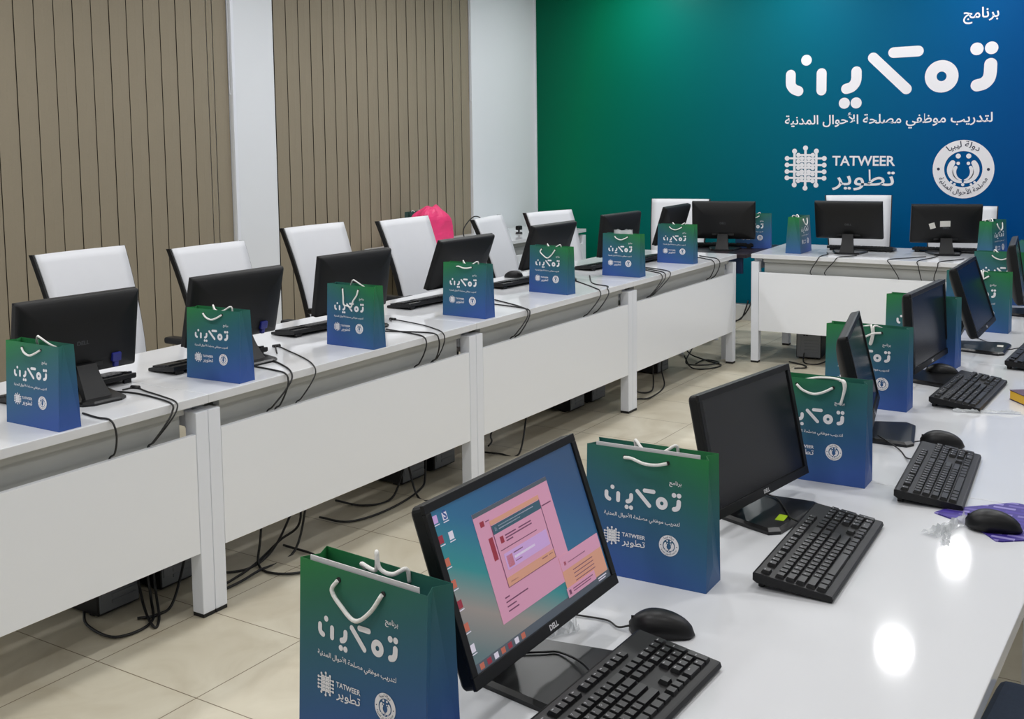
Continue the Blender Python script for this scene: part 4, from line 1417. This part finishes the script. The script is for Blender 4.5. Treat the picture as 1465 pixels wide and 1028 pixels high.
for bp_, (xa, ya), (xe, xd) in ((0, (-2.295, 7.575), (-2.27, -2.33)), (0, (-2.074, 7.50), (-2.15, -2.235)), (1, (-1.602, 7.76), (-1.65, -1.63)), (1, (-1.66, 7.62), (-1.83, -1.77)), (1, (-1.42, 7.60), (-1.52, -1.55))):
    yf = 7.325 + (xe + 2.738) * math.tan(R(1.8))
    pts = [(xa, ya, TZ), ((xa + xe) / 2 + 0.02, (ya + yf) / 2 + 0.03, TZ), (xe, yf + 0.005, 0.752), (xe * 0.7 + xd * 0.3, yf - 0.016, 0.72), (xd, yf - 0.008, 0.65), (xd, yf + 0.035, 0.60), (xd, yf + 0.06, 0.42)]
    cable('monitor_cable', 'black cable over the crosswise desk edge below the %s monitor' % ('white-labelled' if bp_ else 'left'), 'cables below the %s crosswise monitor' % ('right' if bp_ else 'left'), pts, 0.003)
# floor cables
FL = [
    ('f', [(-3.217, 2.315, .012), (-3.099, 2.24, .008), (-2.946, 2.23, .008), (-2.933, 2.358, .008), (-3.05, 2.46, .03), (-3.10, 2.47, .22)], 'looping on the floor under the nearest left-row desk'),
    ('f', [(-3.194, 2.499, .2), (-3.043, 2.42, .03), (-2.90, 2.345, .008), (-2.94, 2.40, .008), (-3.05, 2.48, .05), (-3.10, 2.5, .25)], 'looping on the floor under the nearest left-row desk'),
    ('f', [(-3.10, 2.691, .2), (-2.996, 2.514, .02), (-2.966, 2.414, .008), (-3.0, 2.36, .008)], 'looping on the floor under the nearest left-row desk'),
    ('s', [(-2.953, 2.66, .008), (-2.997, 2.877, .009), (-3.059, 3.088, .03), (-2.999, 3.141, .1), (-2.96, 3.1, .3)], 'curling on the floor just right of the first pair of desk legs'),
    ('s', [(-2.99, 2.95, .30), (-3.0, 2.93, .10), (-2.985, 2.902, .01), (-2.88, 2.877, .008), (-2.80, 2.95, .008), (-2.86, 3.08, .008), (-3.05, 3.1, .01)], 'curling on the floor just right of the first pair of desk legs'),
    ('s', [(-3.068, 2.76, .008), (-2.998, 2.861, .008), (-3.03, 3.02, .02), (-3.1, 3.2, .1), (-3.0, 3.2, .3)], 'curling on the floor just right of the first pair of desk legs'),
    ('s', [(-2.93, 2.64, .008), (-2.933, 2.763, .008), (-2.95, 2.866, .008), (-2.97, 3.08, .012), (-2.96, 3.16, .25)], 'curling on the floor just right of the first pair of desk legs'),
    ('t', [(-3.143, 3.409, .012), (-3.007, 3.44, .008), (-2.962, 3.637, .008), (-3.006, 3.916, .008), (-3.05, 4.02, .05), (-3.09, 4.08, .25)], 'lying in front of the towers under the second left-row desk'),
    ('t', [(-3.229, 3.607, .012), (-3.088, 3.626, .008), (-3.042, 3.761, .008), (-3.08, 3.9, .1)], 'lying in front of the towers under the second left-row desk'),
    ('t', [(-3.061, 3.884, .2), (-2.97, 3.85, .01), (-2.86, 3.816, .008), (-2.76, 3.772, .008)], 'lying in front of the towers under the second left-row desk'),
    ('u', [(-3.09, 4.6, .03), (-3.123, 4.68, .03), (-3.201, 4.808, .05), (-3.1, 4.9, .25)], 'behind the second pair of left-row desk legs'),
    ('u', [(-3.085, 4.562, .008), (-3.008, 4.578, .008), (-2.921, 4.62, .01), (-2.95, 4.75, .2)], 'behind the second pair of left-row desk legs'),
    ('v', [(-2.96, 5.85, .008), (-2.922, 5.947, .008), (-2.872, 6.016, .008), (-2.925, 6.327, .008), (-3.0, 6.45, .1), (-2.95, 6.4, .3)], 'curling on the floor right of the third pair of desk legs'),
    ('v', [(-3.04, 5.98, .1), (-3.002, 6.08, .02), (-2.94, 6.15, .008), (-2.999, 6.331, .02), (-3.0, 6.3, .25)], 'curling on the floor right of the third pair of desk legs'),
    ('w', [(-3.02, 6.85, .1), (-3.0, 6.921, .01), (-2.901, 6.936, .008), (-2.86, 7.10, .008), (-3.02, 7.2, .01), (-3.12, 7.15, .06), (-3.1, 7.0, .2)], 'tangled on the floor under the end of the left row'),
    ('w', [(-3.023, 7.05, .01), (-3.019, 7.20, .01), (-2.90, 7.16, .012), (-2.93, 7.0, .02), (-3.05, 6.95, .03), (-3.08, 7.12, .1)], 'tangled on the floor under the end of the left row'),
    ('x', [(-2.44, 7.563, .05), (-2.40, 7.448, .008), (-2.30, 7.46, .008), (-2.27, 7.6, .05), (-2.25, 7.7, .3)], 'on the floor beneath the crosswise desk'),
    ('x', [(-2.50, 7.43, .008), (-2.38, 7.37, .008), (-2.34, 7.29, .008), (-2.40, 7.24, .008)], 'on the floor beneath the crosswise desk')]
for g, pts, lb in FL:
    cable('floor_cable', 'black cable ' + lb, 'floor cables ' + lb, pts, 0.0048)
# power leads hanging on the back wall in the gap between the rows
for k, pts in enumerate(([(-3.33, 8.925, 0.17), (-3.34, 8.90, 0.12), (-3.38, 8.88, 0.05), (-3.42, 8.80, 0.008), (-3.45, 8.6, 0.008)], [(-3.36, 8.925, 0.17), (-3.37, 8.89, 0.10), (-3.40, 8.86, 0.02), (-3.46, 8.75, 0.008)])):
    cable('power_lead', 'black lead hanging low on the back wall in the gap between desks', 'power leads on the back wall', pts, 0.006)
